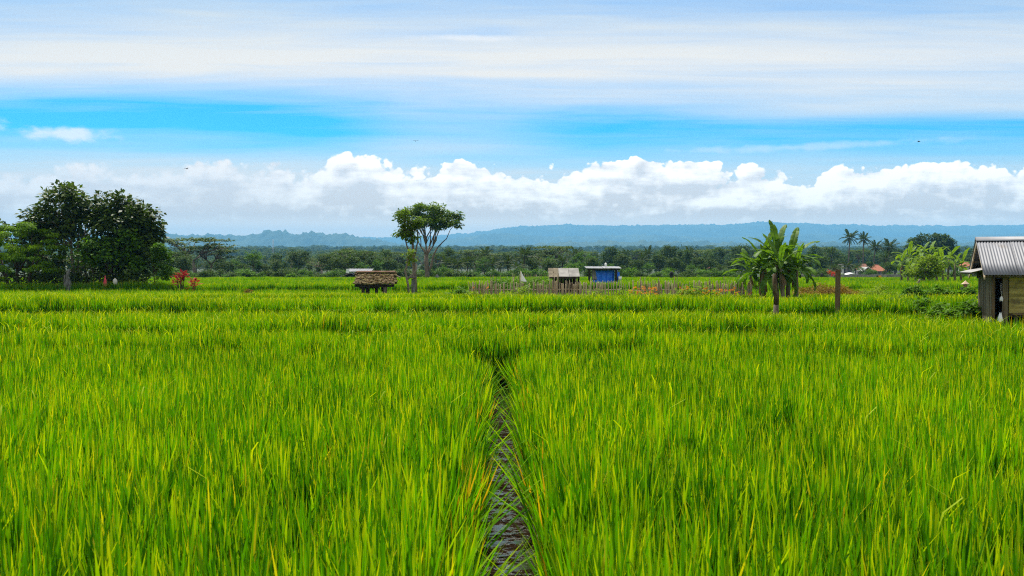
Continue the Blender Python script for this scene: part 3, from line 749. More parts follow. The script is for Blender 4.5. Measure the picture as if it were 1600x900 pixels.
# ------------------------------------------------------------------ tall trees in the middle
def middle_trees():
    d = 116.; bx, by = X(667, d), d; b0 = gz(bx, by); k = F/d
    r = lambda px, py, dy, rx, rz: (X(px, by)-bx, dy, Z(py, by)-b0, rx/k, rx/k*.95, rz/k)
    ell = [r(668, 330, 0, 30, 12), r(648, 342, 0, 22, 12), r(692, 340, .5, 26, 10), r(704, 352, -.6, 18, 8), r(672, 347, -1.2, 26, 9), r(640, 335, 1, 18, 8),
           r(712, 337, 0, 10, 4), r(690, 356, -.5, 14, 6)]
    fork = Z(398, by)-b0
    J = [(-.75, .1, fork*1.28), (-.1, -.2, fork*1.36), (.75, .15, fork*1.30), (1.25, -.1, fork*1.22), (.3, .5, fork*1.3)]
    trunk = [([(0, 0, -.3), (.05, 0, 1.2), (-.05, 0, fork*.72), (-.05, 0, fork)], [.34, .29, .27, .23]),
             ([(.1, 0, 1.4), (.55, 0, fork*.6), (.8, .1, fork*.95), J[3]], [.17, .155, .13, .09])]
    for j_ in (0, 1, 2, 4): trunk.append(([(-.05, 0, fork*(.86+.04*j_)), ((J[j_][0])*.4, J[j_][1]*.4, fork*1.12), J[j_]], [.15, .12, .085]))
    tree('spreading_tree', 'tall vase-shaped tree with bare fanning limbs and flat-topped crown', (bx, by, b0), ell, 185, 40, .60, .34, .2, 'leaf_vase', 'bark', trunk, 21,
         flat=.5, droop=.2, shell=.35, low=-.2, limbs=26, limb_from=J, limb_r=.08, limb_parts=True, wob=.05)
    # small broken side sprays
    bx2, by2 = X(700, 112), 112.; 
    # slender nearer tree
    d = 50.; bx, by = X(650, d), d; b0 = gz(bx, by); k = F/d
    r = lambda px, py, dy, rx, rz: (X(px, by)-bx, dy, Z(py, by)-b0, rx/k, rx/k*.9, rz/k)
    zt = lambda py: Z(py, by)-b0
    xt = lambda px: X(px, by)-bx
    ell = [r(630, 340, 0, 13, 12), r(640, 355, 0, 14, 12), r(632, 366, 0, 14, 7), r(646, 374, 0, 12, 8), r(650, 345, 0, 8, 10)]
    trunk = [([(xt(650), 0, -.2), (xt(648), 0, zt(435)), (xt(646), 0, zt(405)), (xt(645), 0, zt(380)), (xt(640), 0, zt(352))], [.115, .105, .09, .055, .02]),
             ([(xt(646), 0, zt(408)), (xt(636), 0, zt(385)), (xt(630), 0, zt(358))], [.06, .04, .02]),
             ([(xt(648), 0, zt(400)), (xt(653), 0.1, zt(375)), (xt(651), 0, zt(348))], [.05, .035, .02])]
    tree('slender_tree', 'slender tree with small leafy crown just left of the spreading tree', (bx, by, b0), ell, 62, 26, .26, .17, .10, 'leaf_vase', 'bark', trunk, 22,
         flat=.55, droop=.2, shell=.3, limbs=26, limb_from=[(xt(640), 0, zt(368)), (xt(646), 0, zt(385)), (xt(634), 0, zt(372)), (xt(652), 0, zt(372))], limb_r=.022, limb_parts=True)
    # yellow-green sprouting sapling with a pale crooked stem
    d = 48.; bx, by = X(640, d), d; b0 = gz(bx, by); k = F/d
    zt = lambda py: Z(py, by)-b0
    xt = lambda px: X(px, by)-bx
    r = lambda px, py, dy, rx, rz: (X(px, by)-bx, dy, Z(py, by)-b0, rx/k, rx/k*.9, rz/k)
    ell = [r(636, 402, 0, 7, 6), r(645, 397, 0, 6, 5), r(641, 408, 0, 9, 4)]
    trunk = [([(xt(639), 0, -.2), (xt(638), 0, zt(447)), (xt(634.5), 0, zt(430)), (xt(633), 0, zt(423)), (xt(636), 0, zt(416)), (xt(636), 0, zt(406))], [.06, .06, .055, .05, .045, .03]),
             ([(xt(637), 0, zt(436)), (xt(643), 0, zt(430)), (xt(650), 0, zt(424)), (xt(651), 0, zt(412))], [.05, .045, .04, .03])]
    tree('sapling', 'crooked pale-stemmed sapling sprouting yellow-green leaves beside the small shrine', (bx, by, b0), ell, 14, 20, .17, .14, .07, 'leaf_yellow', 'bark_pale', trunk, 23, limbs=8,
         limb_from=[(xt(636), 0, zt(408)), (xt(650), 0, zt(414))], limb_r=.018)
    # little shrine pillar
    d = 47.; bx, by = X(645.5, d), d; b0 = gz(bx, by); zt = lambda py: Z(py, by)-b0
    root = empty('field_shrine', (bx, by, b0)); tag(root, 'small grey shrine pillar with dark flared cap below the slender tree', 'shrine')
    m_ = MB(); m_.box(0, 0, zt(448)/2, .17, .17, zt(448)); m_.box(0, 0, zt(446), .23, .23, .10); m_.box(0, 0, zt(440), .16, .16, .3); m_.build('pillar', M['stone'], root)
    m_ = MB(); m_.grid(lambda u, v: ((.24-.17*v)*math.cos(u*2*PI+.78), (.24-.17*v)*math.sin(u*2*PI+.78), zt(434)+.12*v), 4, 2, False)
    m_.box(0, 0, zt(434.3), .34, .34, .03); m_.build('cap', M['wood_dark'], root)
middle_trees()

# ------------------------------------------------------------------ banana plants
def banana_leaf(name, L, W, arch, torn, seed, mat):
    g = np.random.default_rng(seed); n = 18; V = []; Fq = []; rn = []
    ang = 0.0; y = z = 0.0; mid = [(0, 0, 0)]; 
    for i in range(n):
        y += math.cos(ang)*L/n; z += math.sin(ang)*L/n; ang -= arch/n*(.4+1.2*i/n); mid.append((0, y, z))
    prof = [.014 if i/n < .14 else max(.012, W/2*math.sin(PI*min(1, ((i/n-.14)/.86)*.94+.05))**.55) for i in range(n+1)]
    prof[-1] = .01
    for side in (-1, 1):
        sag = 0.0; i = 0
        while i < n:
            run = int(g.integers(1, 5)) if torn else n
            j = min(n, i+run); fold = g.normal(-.04, .16) if torn else -.10
            if i/n < .14: fold = .1
            cut = .92 if torn else 1
            for q in range(i, j):
                pts = []
                for e in (q, q+1):
                    sh = (-.5 if e == i else .5)*0
                    w = prof[e]*(cut if (torn and (e == j or e == i) and 0 < e < n) else 1)
                    mx, my, mz = mid[e]
                    d_ = (g.uniform(.0, .02) if torn else 0)
                    pts.append(((mx, my, mz), (side*w*.55, my+.03*w, mz+w*.14), (side*w*(.97-abs(fold)*.1), my+.10*w, mz+w*(.05+fold))))
                b = len(V); V += [pts[0][0], pts[0][1], pts[0][2], pts[1][0], pts[1][1], pts[1][2]]
                rv = g.uniform(0, .8); rn += [rv]*6
                if side == 1: Fq += [(b, b+1, b+4, b+3), (b+1, b+2, b+5, b+4)]
                else: Fq += [(b, b+3, b+4, b+1), (b+1, b+4, b+5, b+2)]
            i = j
    # raised midrib
    for i in range(n):
        b = len(V); w0, w1 = .022*(1-i/n)+.004, .022*(1-(i+1)/n)+.004
        m0, m1 = mid[i], mid[i+1]
        V += [(-w0, m0[1], m0[2]-.004), (w0, m0[1], m0[2]-.004), (0, m0[1], m0[2]-.03*(1-i/n)-.008), (-w1, m1[1], m1[2]-.004), (w1, m1[1], m1[2]-.004), (0, m1[1], m1[2]-.03*(1-(i+1)/n)-.008)]
        rn += [.95]*6; Fq += [(b, b+2, b+5, b+3), (b+2, b+1, b+4, b+5)]
    return mesh_np(name, V, Fq, mat, {'rnd': rn}, smooth=True)
BL = {}
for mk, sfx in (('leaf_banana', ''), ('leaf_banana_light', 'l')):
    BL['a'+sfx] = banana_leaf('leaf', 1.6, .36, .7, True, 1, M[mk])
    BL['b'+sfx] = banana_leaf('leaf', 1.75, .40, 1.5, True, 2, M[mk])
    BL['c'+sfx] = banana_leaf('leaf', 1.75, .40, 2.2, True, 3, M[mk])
    BL['d'+sfx] = banana_leaf('leaf', 1.7, .40, 1.1, True, 4, M[mk])
BL['x'] = banana_leaf('dry_leaf', 1.3, .22, .9, True, 5, M['leaf_dead'])
def banana(loc, h, seed, label, group, nl=8, scale=1.0, sfx='', lean=(0, 0), dead=4, angs=None):
    g = random.Random(seed)
    root = empty('banana_plant', loc); tag(root, label, 'banana plant', group)
    top = Vector((lean[0], lean[1], h))
    MB().tube([(0, 0, -.2), tuple(top*.35+Vector((g.uniform(-.05, .05), 0, 0))), tuple(top*.75), tuple(top)], [.11*scale, .10*scale, .075*scale, .045*scale], 8).build('stem', M['stem'], root)
    a0 = g.uniform(0, 6.28)
    for i in range(nl):
        f = i/(nl-1)
        elev = 1.30-f*1.45+g.uniform(-.25, .15)
        kind = 'a' if f < .25 else ('d' if f < .5 else ('b' if f < .8 else 'c'))
        az = a0 + i*2.4 + g.uniform(-.4, .4)
        if angs and i < len(angs): az, elev = angs[i]
        s_ = scale*g.uniform(.8, 1.08)
        link('leaf', BL[kind+sfx], root, tuple(top-Vector((0, 0, .02*i*scale))), (elev, g.uniform(-.25, .25), az), (s_, s_, s_))
    for i in range(dead):
        az = g.uniform(0, 6.28); s_ = scale*g.uniform(.5, .85)
        link('dry_leaf', BL['x'], root, tuple(top*g.uniform(.75, .97)), (-g.uniform(.9, 1.35), g.uniform(-.3, .3), az), (s_, s_, s_))
    return root
def banana_clump():
    gr = 'banana plants in the clump beside the stake fence'
    spec = [  # px of stem, depth, stem top row, leaves, scale, label
        (1188, 41.6, 420, 13, .92, 'leftmost banana plant of the clump, arching low to the left'),
        (1196, 43.0, 405, 13, 1.0, 'banana plant second from the left in the clump by the stake fence'),
        (1208, 42.2, 400, 13, 1.05, 'tallest banana plant, its upright top leaves standing above the clump'),
        (1215, 44.0, 408, 13, 1.0, 'banana plant at the back of the clump, behind the tallest one'),
        (1223, 41.4, 414, 13, .95, 'banana plant in front right of the tallest one, behind the rough post'),
        (1232, 43.0, 402, 13, 1.05, 'banana plant with torn leaves reaching far right over the rusty weeds'),
        (1242, 42.0, 418, 13, .85, 'short banana plant on the right side of the clump'),
        (1175, 43.5, 424, 13, .8, 'short banana plant low behind the left side of the clump'),
    ]
    for i, (px, d, py, nl, sc, lb) in enumerate(spec):
        b0 = gz(X(px, d), d)
        angs = None
        if i == 2: angs = [(.35, 1.52), (-.75, 1.25), (1.5, .85), (-1.3, .7)]
        if i == 0: angs = [(.3, 1.3), (1.45, .75), (1.7, .35)]
        if i == 5: angs = [(-.5, 1.25), (-1.35, .75), (-1.6, .28), (-1.75, .05)]
        banana((X(px, d), d, b0), Z(py, d)-b0, 50+i, lb, gr, nl, sc, '', (random.Random(i).uniform(-.2, .2), 0), 3, angs)
banana_clump(); disc_zone(11.9, 43, 1.7, 2.3)
def banana_grove():
    gr = 'pale banana plants in the grove left of the tin-roofed hut'
    pxs = [1409, 1419, 1431, 1441, 1452, 1464, 1473, 1482, 1492, 1502]; tops = [410, 402, 408, 395, 398, 404, 408, 403, 412, 414]
    labs = ['leftmost pale banana plant of the grove, tall leaf upright', 'second pale banana plant from the left edge of the grove', 'pale banana plant rising left behind the round bush tree',
            'pale banana plant with the highest upright leaf, behind the round bush tree', 'pale banana plant rising centrally above the round bush tree', 'pale banana plant rising right behind the round bush tree',
            'pale banana plant just right of the round bush tree', 'fourth pale banana plant from the right end of the grove', 'pale banana plant third nearest the hut gable',
            'low pale banana plant nearest the hut gable']
    for i, (px, py) in enumerate(zip(pxs, tops)):
        d = 88+(i*37 % 5)*1.2; b0 = gz(X(px, d), d)
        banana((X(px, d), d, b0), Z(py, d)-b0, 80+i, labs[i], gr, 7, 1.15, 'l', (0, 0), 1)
    d = 84.; bx = X(1444, d); b0 = gz(bx, d); k = F/d
    r = lambda px, py, dy, rx, rz: (X(px, d)-bx, dy, Z(py, d)-b0, rx/k, rx/k*.9, rz/k)
    tree('bush_tree', 'round yellow-green bush tree in front of the pale banana grove', (bx, d, b0), [r(1444, 420, 0, 26, 15), r(1450, 408, 0, 18, 9), r(1430, 428, 0, 16, 9), r(1462, 428, 0, 14, 9)], 80, 30, .42, .26, .14, 'leaf_yellow', 'bark', [([(0, 0, -.2), (0, 0, .8), (.1, 0, 1.4)], [.12, .1, .06])], 31, limbs=14, flat=.5)
banana_grove()

# ------------------------------------------------------------------ tin-roofed hut on the right
def solid(o, t):
    md = o.modifiers.new('thickness', 'SOLIDIFY'); md.thickness = t; md.offset = -1
def corr_sheet(name, w, l, pitch, amp, mat, parent, M4, thick=.004, curl=0.0, lap=0.0):
    """corrugated sheet: waves along local x, length along local y"""
    m_ = MB(); nw = int(round(w/pitch)); 
    m_.grid(lambda u, v: ((u-.5)*w, v*l, amp*math.cos(u*nw*2*PI) + lap + curl*(1-v)**6*math.sin(u*3.1)), nw*6, 3)
    o = m_.build(name, mat, parent); o.matrix_local = M4; solid(o, thick); return o
def frame_mat(org, ax, ay):
    ax = Vector(ax).normalized(); ay = Vector(ay).normalized(); az = ax.cross(ay).normalized(); ay = az.cross(ax)
    return Matrix(((ax.x, ay.x, az.x, org[0]), (ax.y, ay.y, az.y, org[1]), (ax.z, ay.z, az.z, org[2]), (0, 0, 0, 1)))
def build_hut():
    g = random.Random(5)
    root = empty('field_hut', (11.69, 22.6, 0), -math.radians(20))
    tag(root, 'small timber field hut under a grey corrugated tin roof at the right edge', 'hut')
    Lx, Ly, wt = 3.4, 2.4, 1.80
    # gable side wall: upright weathered planks
    y = 0.03; first = []
    while y < Ly-.05:
        w = g.uniform(.17, .25); h = 1.80+g.uniform(-.04, .05)
        MB().box(g.uniform(-.006, .006), y+w/2, h/2-.05, .03, w-.008, h, (0, g.uniform(-.006, .006), 0)).build('plank', M['wood_grey'], root); y += w
    for (px, py, s_, mt) in ((.03, -.02, .07, 'wood_brown'), (.285, -.02, .12, 'wood_grey'), (Lx-.05, 0, .09, 'wood_grey'), (0.03, Ly, .09, 'wood_grey'), (Lx-.05, Ly, .09, 'wood_grey')):
        MB().box(px, py, wt/2+.02, s_, s_, wt+.06).build('post', M[mt], root)
    # front: lapped yellow boards
    z = .88
    for i in range(11):
        MB().box((.37+Lx)/2, -.005, z+.04, Lx-.37, .022, .086, (g.uniform(.10, .17), g.uniform(-.002, .002), 0)).build('board', M['wood_yellow'], root); z += .078
    m_ = MB(); m_.box((.35+Lx)/2, .02, .83, Lx-.35, .06, .08); m_.box(Lx/2, .03, 1.77, Lx, .08, .07); m_.box(Lx/2, Ly, 1.77, Lx, .08, .07); m_.build('beam', M['wood_brown'], root)
    # bench along the front
    b = MB().box((.42+Lx)/2, -.20, .865, Lx-.42, .26, .035).build('bench', M['wood_brown'], root)
    for px in (.50, .82, 1.9, 3.0): MB().box(px, -.22, .40, .06, .07, .89).build('leg', M['wood_brown'], b)
    # dark back and far side walls, floor
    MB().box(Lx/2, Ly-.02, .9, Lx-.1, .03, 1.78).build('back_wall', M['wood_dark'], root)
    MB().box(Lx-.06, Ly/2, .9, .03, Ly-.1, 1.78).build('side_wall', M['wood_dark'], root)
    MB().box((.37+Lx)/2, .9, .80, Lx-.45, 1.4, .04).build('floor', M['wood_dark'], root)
    # roof
    ry, rz = 1.2, 2.72; ey, ez = -.42, 1.80; by, bz = 2.82, 1.80; ox = .22
    nsh = 5; wsh = (Lx+2*ox)/nsh
    for i in range(nsh):
        cx = -ox+wsh*(i+.5)
        corr_sheet('roof_sheet', wsh+.03, math.hypot(ry-ey, rz-ez)+.02, .066, .010, M['tin'], root, frame_mat((cx, ey, ez), (1, 0, 0), (0, ry-ey, rz-ez)), lap=.003*(i % 2), curl=.008)
        corr_sheet('roof_sheet', wsh+.03, math.hypot(by-ry, rz-bz)+.02, .066, .010, M['tin'], root, frame_mat((cx, by, bz), (-1, 0, 0), (0, ry-by, rz-bz)), lap=.003*(i % 2))
    m_ = MB(); prof = [(-.16, -.078), (-.08, -.030), (-.025, .022), (0, .032), (.025, .022), (.08, -.030), (.16, -.078)]
    m_.grid(lambda u, v: (-ox-.02+(Lx+2*ox+.04)*v, ry+prof[int(round(u*6))][0], rz+.012+prof[int(round(u*6))][1]), 6, 1)
    solid(m_.build('ridge_cap', M['tin'], root), .004)
    for sx in (-ox+.02, .0, 1.1, 2.2, Lx+ox-.02):
        for (ya, za) in ((ey+.06, ez), (by-.06, bz)):
            ln = math.hypot(ry-ya, rz-za)
            m_ = MB().box(sx, (ry+ya)/2, (rz+za)/2-.075, .035 if sx > -.1 else .028, ln, .08, (math.atan2(rz-za, ry-ya) if ya < ry else -math.atan2(rz-za, ya-ry), 0, 0))
            m_.build('barge_board' if sx < -.1 or sx > Lx else 'rafter', M['bamboo'] if sx < -.1 else M['wood_dark'], root)
    for (yy, zz) in ((.35, 2.13), (2.05, 2.13), (1.2, 2.60), (-.28, 1.77)):
        MB().box(Lx/2, yy, zz, Lx+2*ox-.06, .05, .045).build('purlin', M['wood_grey'], root)
    MB().box(0, 1.2, 2.12, .04, 1.75, .05).build('tie_beam', M['wood_grey'], root)
    MB().tube([(0, .1, 1.86), (-.02, 1.0, 2.22)], .022, 6).build('brace', M['bamboo'], root)
    # small tin awning over the gable wall
    corr_sheet('awning', 2.6, .50, .066, .009, M['tin_old'], root, frame_mat((-.46, 1.22, 1.86), (0, -1, 0), (.46, 0, .12)))
    MB().box(-.40, 1.22, 1.835, .04, 2.55, .035).build('awning_rail', M['wood_grey'], root)
    # white bags
    W = root.matrix_basis
    def at(x, y, z): return Matrix.Rotation(-math.radians(20), 4, 'Z') @ Vector((x, y, z)) + Vector((11.69, 22.6, 0))
    p = at(.20, -.10, 1.22)
    m_ = MB()
    m_.grid(lambda u, v: ((.012+.062*math.sin(min(1, v*1.35)*PI*.62)*(1+.2*math.sin(u*19)))*math.cos(u*2*PI), (.012+.045*math.sin(min(1, v*1.35)*PI*.62))*math.sin(u*2*PI), .09-.15*v+.02*math.sin(u*13)*v), 18, 7)
    r2 = empty('plastic_bag', p); r2.scale = (.55, .55, .75); tag(r2, 'small white plastic bag hanging on a cord in the hut doorway', 'bag')
    m_.build('bag', M['white'], r2); MB().tube([(0, 0, .08), (-.03, .01, .3), (-.02, .03, .52)], .006, 5).build('cord', M['white'], r2)
    p = at(.17, -.16, .715)
    m_ = MB(); m_.grid(lambda u, v: ((.02+.04*v*(1+.25*math.sin(u*25+v*4)))*math.cos(u*2*PI), (.02+.06*v)*math.sin(u*2*PI), .17-.20*v+.02*math.sin(u*17)), 22, 8)
    MB().box(.14, -.16, .335, .42, .30, .67).build('doorstep', M['wood_dark'], root)
    tag(m_.build('sack', M['white'], None, p), 'crumpled white sack standing at the foot of the hut doorway', 'sack')
build_hut()
NO_RICE.append(lambda x, y: (((x-11.69)*math.cos(math.radians(20))-(y-22.6)*math.sin(math.radians(20)) > -.15) & ((x-11.69)*math.sin(math.radians(20))+(y-22.6)*math.cos(math.radians(20)) > -.35) & ((x-11.69)*math.sin(math.radians(20))+(y-22.6)*math.cos(math.radians(20)) < 2.6) & ((x-11.69)*math.cos(math.radians(20))-(y-22.6)*math.sin(math.radians(20)) < 3.6)))

# ------------------------------------------------------------------ brown posts in the rice
def posts():
    d = 26.; d = float(line_y(2, np.array([X(1213, d)]))[0])-.30; bx = X(1213, d); b0 = gz(bx, d); h = Z(428, d)-b0; hl = Z(476, d)-b0
    root = empty('wooden_post', (bx, d, b0)); tag(root, 'rough round post with a pale peeled foot, standing before the banana clump', 'post')
    MB().tube([(0, 0, hl), (.01, 0, hl+.3), (-.03, 0, h*.7), (-.06, 0, h)], [.075, .07, .068, .05], 9).build('post', M['wood_brown'], root)
    MB().tube([(0, 0, -.2), (0, 0, hl+.01)], [.078, .073], 9).build('foot', M['bark'], root)
    d = 26.; d = float(line_y(2, np.array([X(1309, d)]))[0])-.30; bx = X(1309, d); b0 = gz(bx, d); h = Z(421, d)-b0
    m_ = MB(); m_.box(0, 0, h/2-.1, .105, .10, h+.2, (0, .008, .5)); m_.box(.0, 0, h-.05, .115, .11, .02, (0, .01, .5))
    tag(m_.build('wooden_post', M['wood_brown'], None, (bx, d, b0)), 'straight square brown post standing alone in the rice', 'post')
    d = 62.; bx = X(1436, d); b0 = gz(bx, d); h = Z(436, d)-b0
    m_ = MB(); m_.tube([(0, 0, -.2), (.03, 0, h*.5), (-.02, 0, h*.8), (.05, 0, h)], [.12, .10, .09, .05], 7); m_.tube([(0, 0, h*.55), (-.16, 0, h*.78)], [.06, .03], 6)
    tag(m_.build('tree_stub', M['bark'], None, (bx, d, b0)), 'short forked wooden stub in front of the pale banana grove', 'stump')
posts()

# ------------------------------------------------------------------ thatched shelter
def shelter():
    d = 46.5; k = F/d; g = random.Random(8)
    bx = X(586, d); b0 = gz(bx, d)
    root = empty('thatched_shelter', (bx, d, b0), math.radians(4)); tag(root, 'low thatched shelter on stout posts, mossy roof slope facing the field', 'shelter')
    z = lambda py: Z(py, d)-b0
    hw = 33/k*.95; zr, ze = z(426.5), z(444)
    yr = .75; ye = -.55
    # thatch: overlapping bundles
    n = 21; rows = 7
    for r_ in range(rows):
        for i in range(n):
            u = (i+.5+.5*(r_ % 2))/n*2-1+g.uniform(-.04, .04); t = r_/rows+g.uniform(-.03, .03)
            cy = ye+(yr-ye)*(t+.10); cz = ze+(zr-ze)*(t+.10)+.02
            m_ = MB().box(u*hw*(1-.02*t), cy, cz, 2*hw/n*g.uniform(1.1, 1.7), g.uniform(.28, .42), g.uniform(.04, .09), (math.atan2(zr-ze, yr-ye)-.12+g.uniform(-.09, .09), g.uniform(-.16, .16), g.uniform(-.2, .2)))
            m_.build('thatch_bundle', M['thatch'], root)
    MB().box(0, yr+.45, (zr+ze)/2+.03, 2*hw, 1.5, .07, (-math.atan2(zr-ze, yr-ye), 0, 0)).build('back_slope', M['thatch'], root)
    # moss and leaf litter on the slope
    gg = np.random.default_rng(4); C = np.array([(gg.uniform(-hw, hw), ye+(yr-ye)*t, ze+(zr-ze)*t+.09) for t in gg.uniform(0, .9, 120)])
    V, Fq, rn = leaves(gg, C, 7, .08, .09, .06, .3, .3)
    tag(link('leaf_litter', mesh_np('leaf_litter', V, Fq, M['leaf_dead'], {'rnd': rn}), root), kind='stuff')
    MB().box(-.02, yr, zr+.05, 2*hw*.98, .22, .07, (.15, 0, 0)).build('ridge_board', M['wood_brown'], root).data.materials[0] = M['tile_brown']
    # dark fringe under the eave and fallen end sheet at the right
    MB().box(0, ye+.12, ze-.07, 2*hw*.97, .05, .13).build('eave_beam', M['wood_dark'], root)
    MB().box(hw+.08, .5, z(431.5), .34, .9, .04, (0, .45, 0)).build('side_sheet', M['wood_grey'], root)
    for (px, w, yy) in ((568, .18, -.3), (574, .22, .1), (588, .17, .0), (602.5, .19, -.35), (596, .15, .7)):
        MB().tube([((px-586)/k, yy, -.3), ((px-586)/k+.01, yy, ze*.5), ((px-586)/k, yy, ze+.1)], [w/2*1.05, w/2*.9, w/2], 8).build('post', M['wood_dark'] if px < 600 else M['bark'], root)
    MB().box(-.30, .25, z(446), .95, .8, .30).build('loft_box', M['wood_dark'], root)
shelter()
disc_zone(X(586, 46.5), 46.3, 1.5, 1.6)

# ------------------------------------------------------------------ grey plank shed and blue shed
def sheds():
    g = random.Random(3)
    d = 47.; k = F/d; cx = X(881, d); b0 = gz(cx, d); z = lambda py: Z(py, d)-b0; x = lambda px: (px-881)/k
    root = empty('plank_shed', (cx, d, b0)); tag(root, 'small open shed with grey board roof behind the stake fence', 'shed')
    zt, zb = z(419.5), z(432.5); ya, yb = -.35, .75; an = math.atan2(zt-zb, yb-ya); ln = math.hypot(zt-zb, yb-ya)
    q = 0
    for j in range(5):
        for (pa, pb) in ((857, 865), (865, 873)):
            MB().box((x(pa)+x(pb))/2+g.uniform(-.01, .01), ya+(yb-ya)*(j+.5)/5, zb+(zt-zb)*(j+.5)/5, (pb-pa)/k-.01, ln/5+.04, .025, (an+.06, g.uniform(-.03, .03), 0)).build('roof_board', M['wood_grey'], root)
    for (pa, pb) in ((873, 889), (889, 905.5)):
        MB().box((x(pa)+x(pb))/2, (ya+yb)/2, (zb+zt)/2+.012, (pb-pa)/k-.012, ln, .014, (an, g.uniform(-.01, .01), 0)).build('roof_sheet', M['concrete'], root)
    MB().box(0, ya+.02, zb-.05, 48/k, .05, .07).build('eave_beam', M['wood_dark'], root)
    for (px, yy) in ((864, -.3), (899, -.3), (904, .1), (866, .7), (901, .7)):
        MB().tube([(x(px), yy, -.2), (x(px), yy, zb+(zt-zb)*max(0, (yy-ya)/(yb-ya))-.02)], [.045, .04], 7).build('post', M['wood_grey'], root)
    for i in range(7): MB().box(x(866)+(i+.5)*35/k/7, .72, zt/2-.02, 35/k/7-.01, .02, zt-.04).build('wall_board', M['wood_dark'], root)
    MB().box(x(904.3), .2, zb/2, .02, 1.0, zb-.1).build('side_wall', M['wood_dark'], root)
    # blue shed
    d = 72.; k = F/d; cx = X(942, d); b0 = gz(cx, d); z = lambda py: Z(py, d)-b0; x = lambda px: (px-942)/k
    root = empty('blue_shed', (cx, d, b0)); tag(root, 'open shed with bright blue tarpaulin wall and flat pale tin roof', 'shed')
    corr_sheet('roof_sheet', 27.5/k, 2.0, .11, .016, M['tin'], root, frame_mat((x(928.5), -.7, z(419.2)), (1, 0, -.01), (0, 1, .075)), .02)
    corr_sheet('roof_sheet', 28/k, 2.0, .11, .016, M['tin'], root, frame_mat((x(955.5), -.7, z(419.4)), (1, 0, -.01), (0, 1, .075)), .02, lap=.012)
    MB().box(x(942), -.55, z(421), 51/k, .07, .09).build('eave_beam', M['wood_dark'], root)
    for (px, yy, w) in ((920.5, -.5, .12), (961.5, -.5, .16), (922, 1.1, .1), (965, 1.1, .1)):
        MB().box(x(px), yy, z(421)/2, w, w, z(421)).build('post', M['wood_dark'], root)
    m_ = MB(); m_.grid(lambda u, v: (x(926)+u*34/k, -.1+.05*math.sin(u*17+v*3)+.03*math.sin(u*41), z(422)*v+.03*math.sin(u*9)*(1-v)), 40, 8)
    solid(m_.build('tarpaulin', M['blue'], root), .01)
    m_ = MB(); m_.grid(lambda u, v: (x(965)+.02*math.sin(v*7), -.4+1.5*u, .1+z(422)*v*.97), 8, 6); m_.grid(lambda u, v: (x(961)+u*6/k, -.42+.04*math.sin(u*9+v*5), z(422)-(.2+.75*v)*(1-.3*u)), 8, 6)
    solid(m_.build('side_tarpaulin', M['blue'], root), .01)
    m_ = MB(); m_.grid(lambda u, v: (x(924.5)+u*8/k*(1-.3*v), -.2+.04*math.sin(u*14), z(437)+(z(422)-z(437))*v), 10, 5)
    solid(m_.build('grey_cloth', M['concrete'], root), .01)
    m_ = MB(); m_.tube([(x(947), .3, z(418)), (x(947), .3, z(415.5))], .05, 6); m_.grid(lambda u, v: (x(947)+.10*math.sin(v*PI)*math.cos(u*2*PI), .3+.1*math.sin(v*PI)*math.sin(u*2*PI), z(413.4)+.14*math.cos(v*PI)), 10, 6)
    m_.build('roof_knob', M['white'], root)
    MB().tube([(x(968.5), -.6, z(441)), (x(968.5), -.6, z(438)), (x(968.5), -.6, z(432))], [.10, .11, .13], 10)
    m_ = MB().tube([(0, 0, 0), (0, 0, .30)], [.10, .135], 12); m_.tube([(0, 0, .30), (0, 0, .32)], [.145, .145], 12); m_.tube([(0, 0, -1.0), (0, 0, 0)], .03, 6)
    tag(m_.build('bucket', M['white'], None, (X(968.7, 71.4), 71.4, Z(438, 71.4))), 'white bucket set on a stick beside the blue shed', 'bucket')
    # white flag
    d = 45.5; px = X(813.5, d); b0 = gz(px, d); z = lambda py: Z(py, d)-b0
    root = empty('flag', (px, d, b0)); tag(root, 'limp white flag hanging from a leaning pole above the stake fence', 'flag')
    MB().tube([(0, 0, -.2), (-.01, 0, z(423))], [.014, .008], 6).build('pole', M['bamboo'], root)
    m_ = MB(); m_.grid(lambda u, v: (.005+(.02+.30*v**1.2)*u, .05*math.sin(u*6+v*2)*v, z(424)+(z(441)-z(424))*v*(.92+.08*u)), 10, 10)
    solid(m_.build('cloth', M['white'], root), .004)
sheds()
box_zone(X(862, 47), X(900, 47), 46.6, 47.8); box_zone(X(918, 72), X(966, 72), 71.3, 73.2)

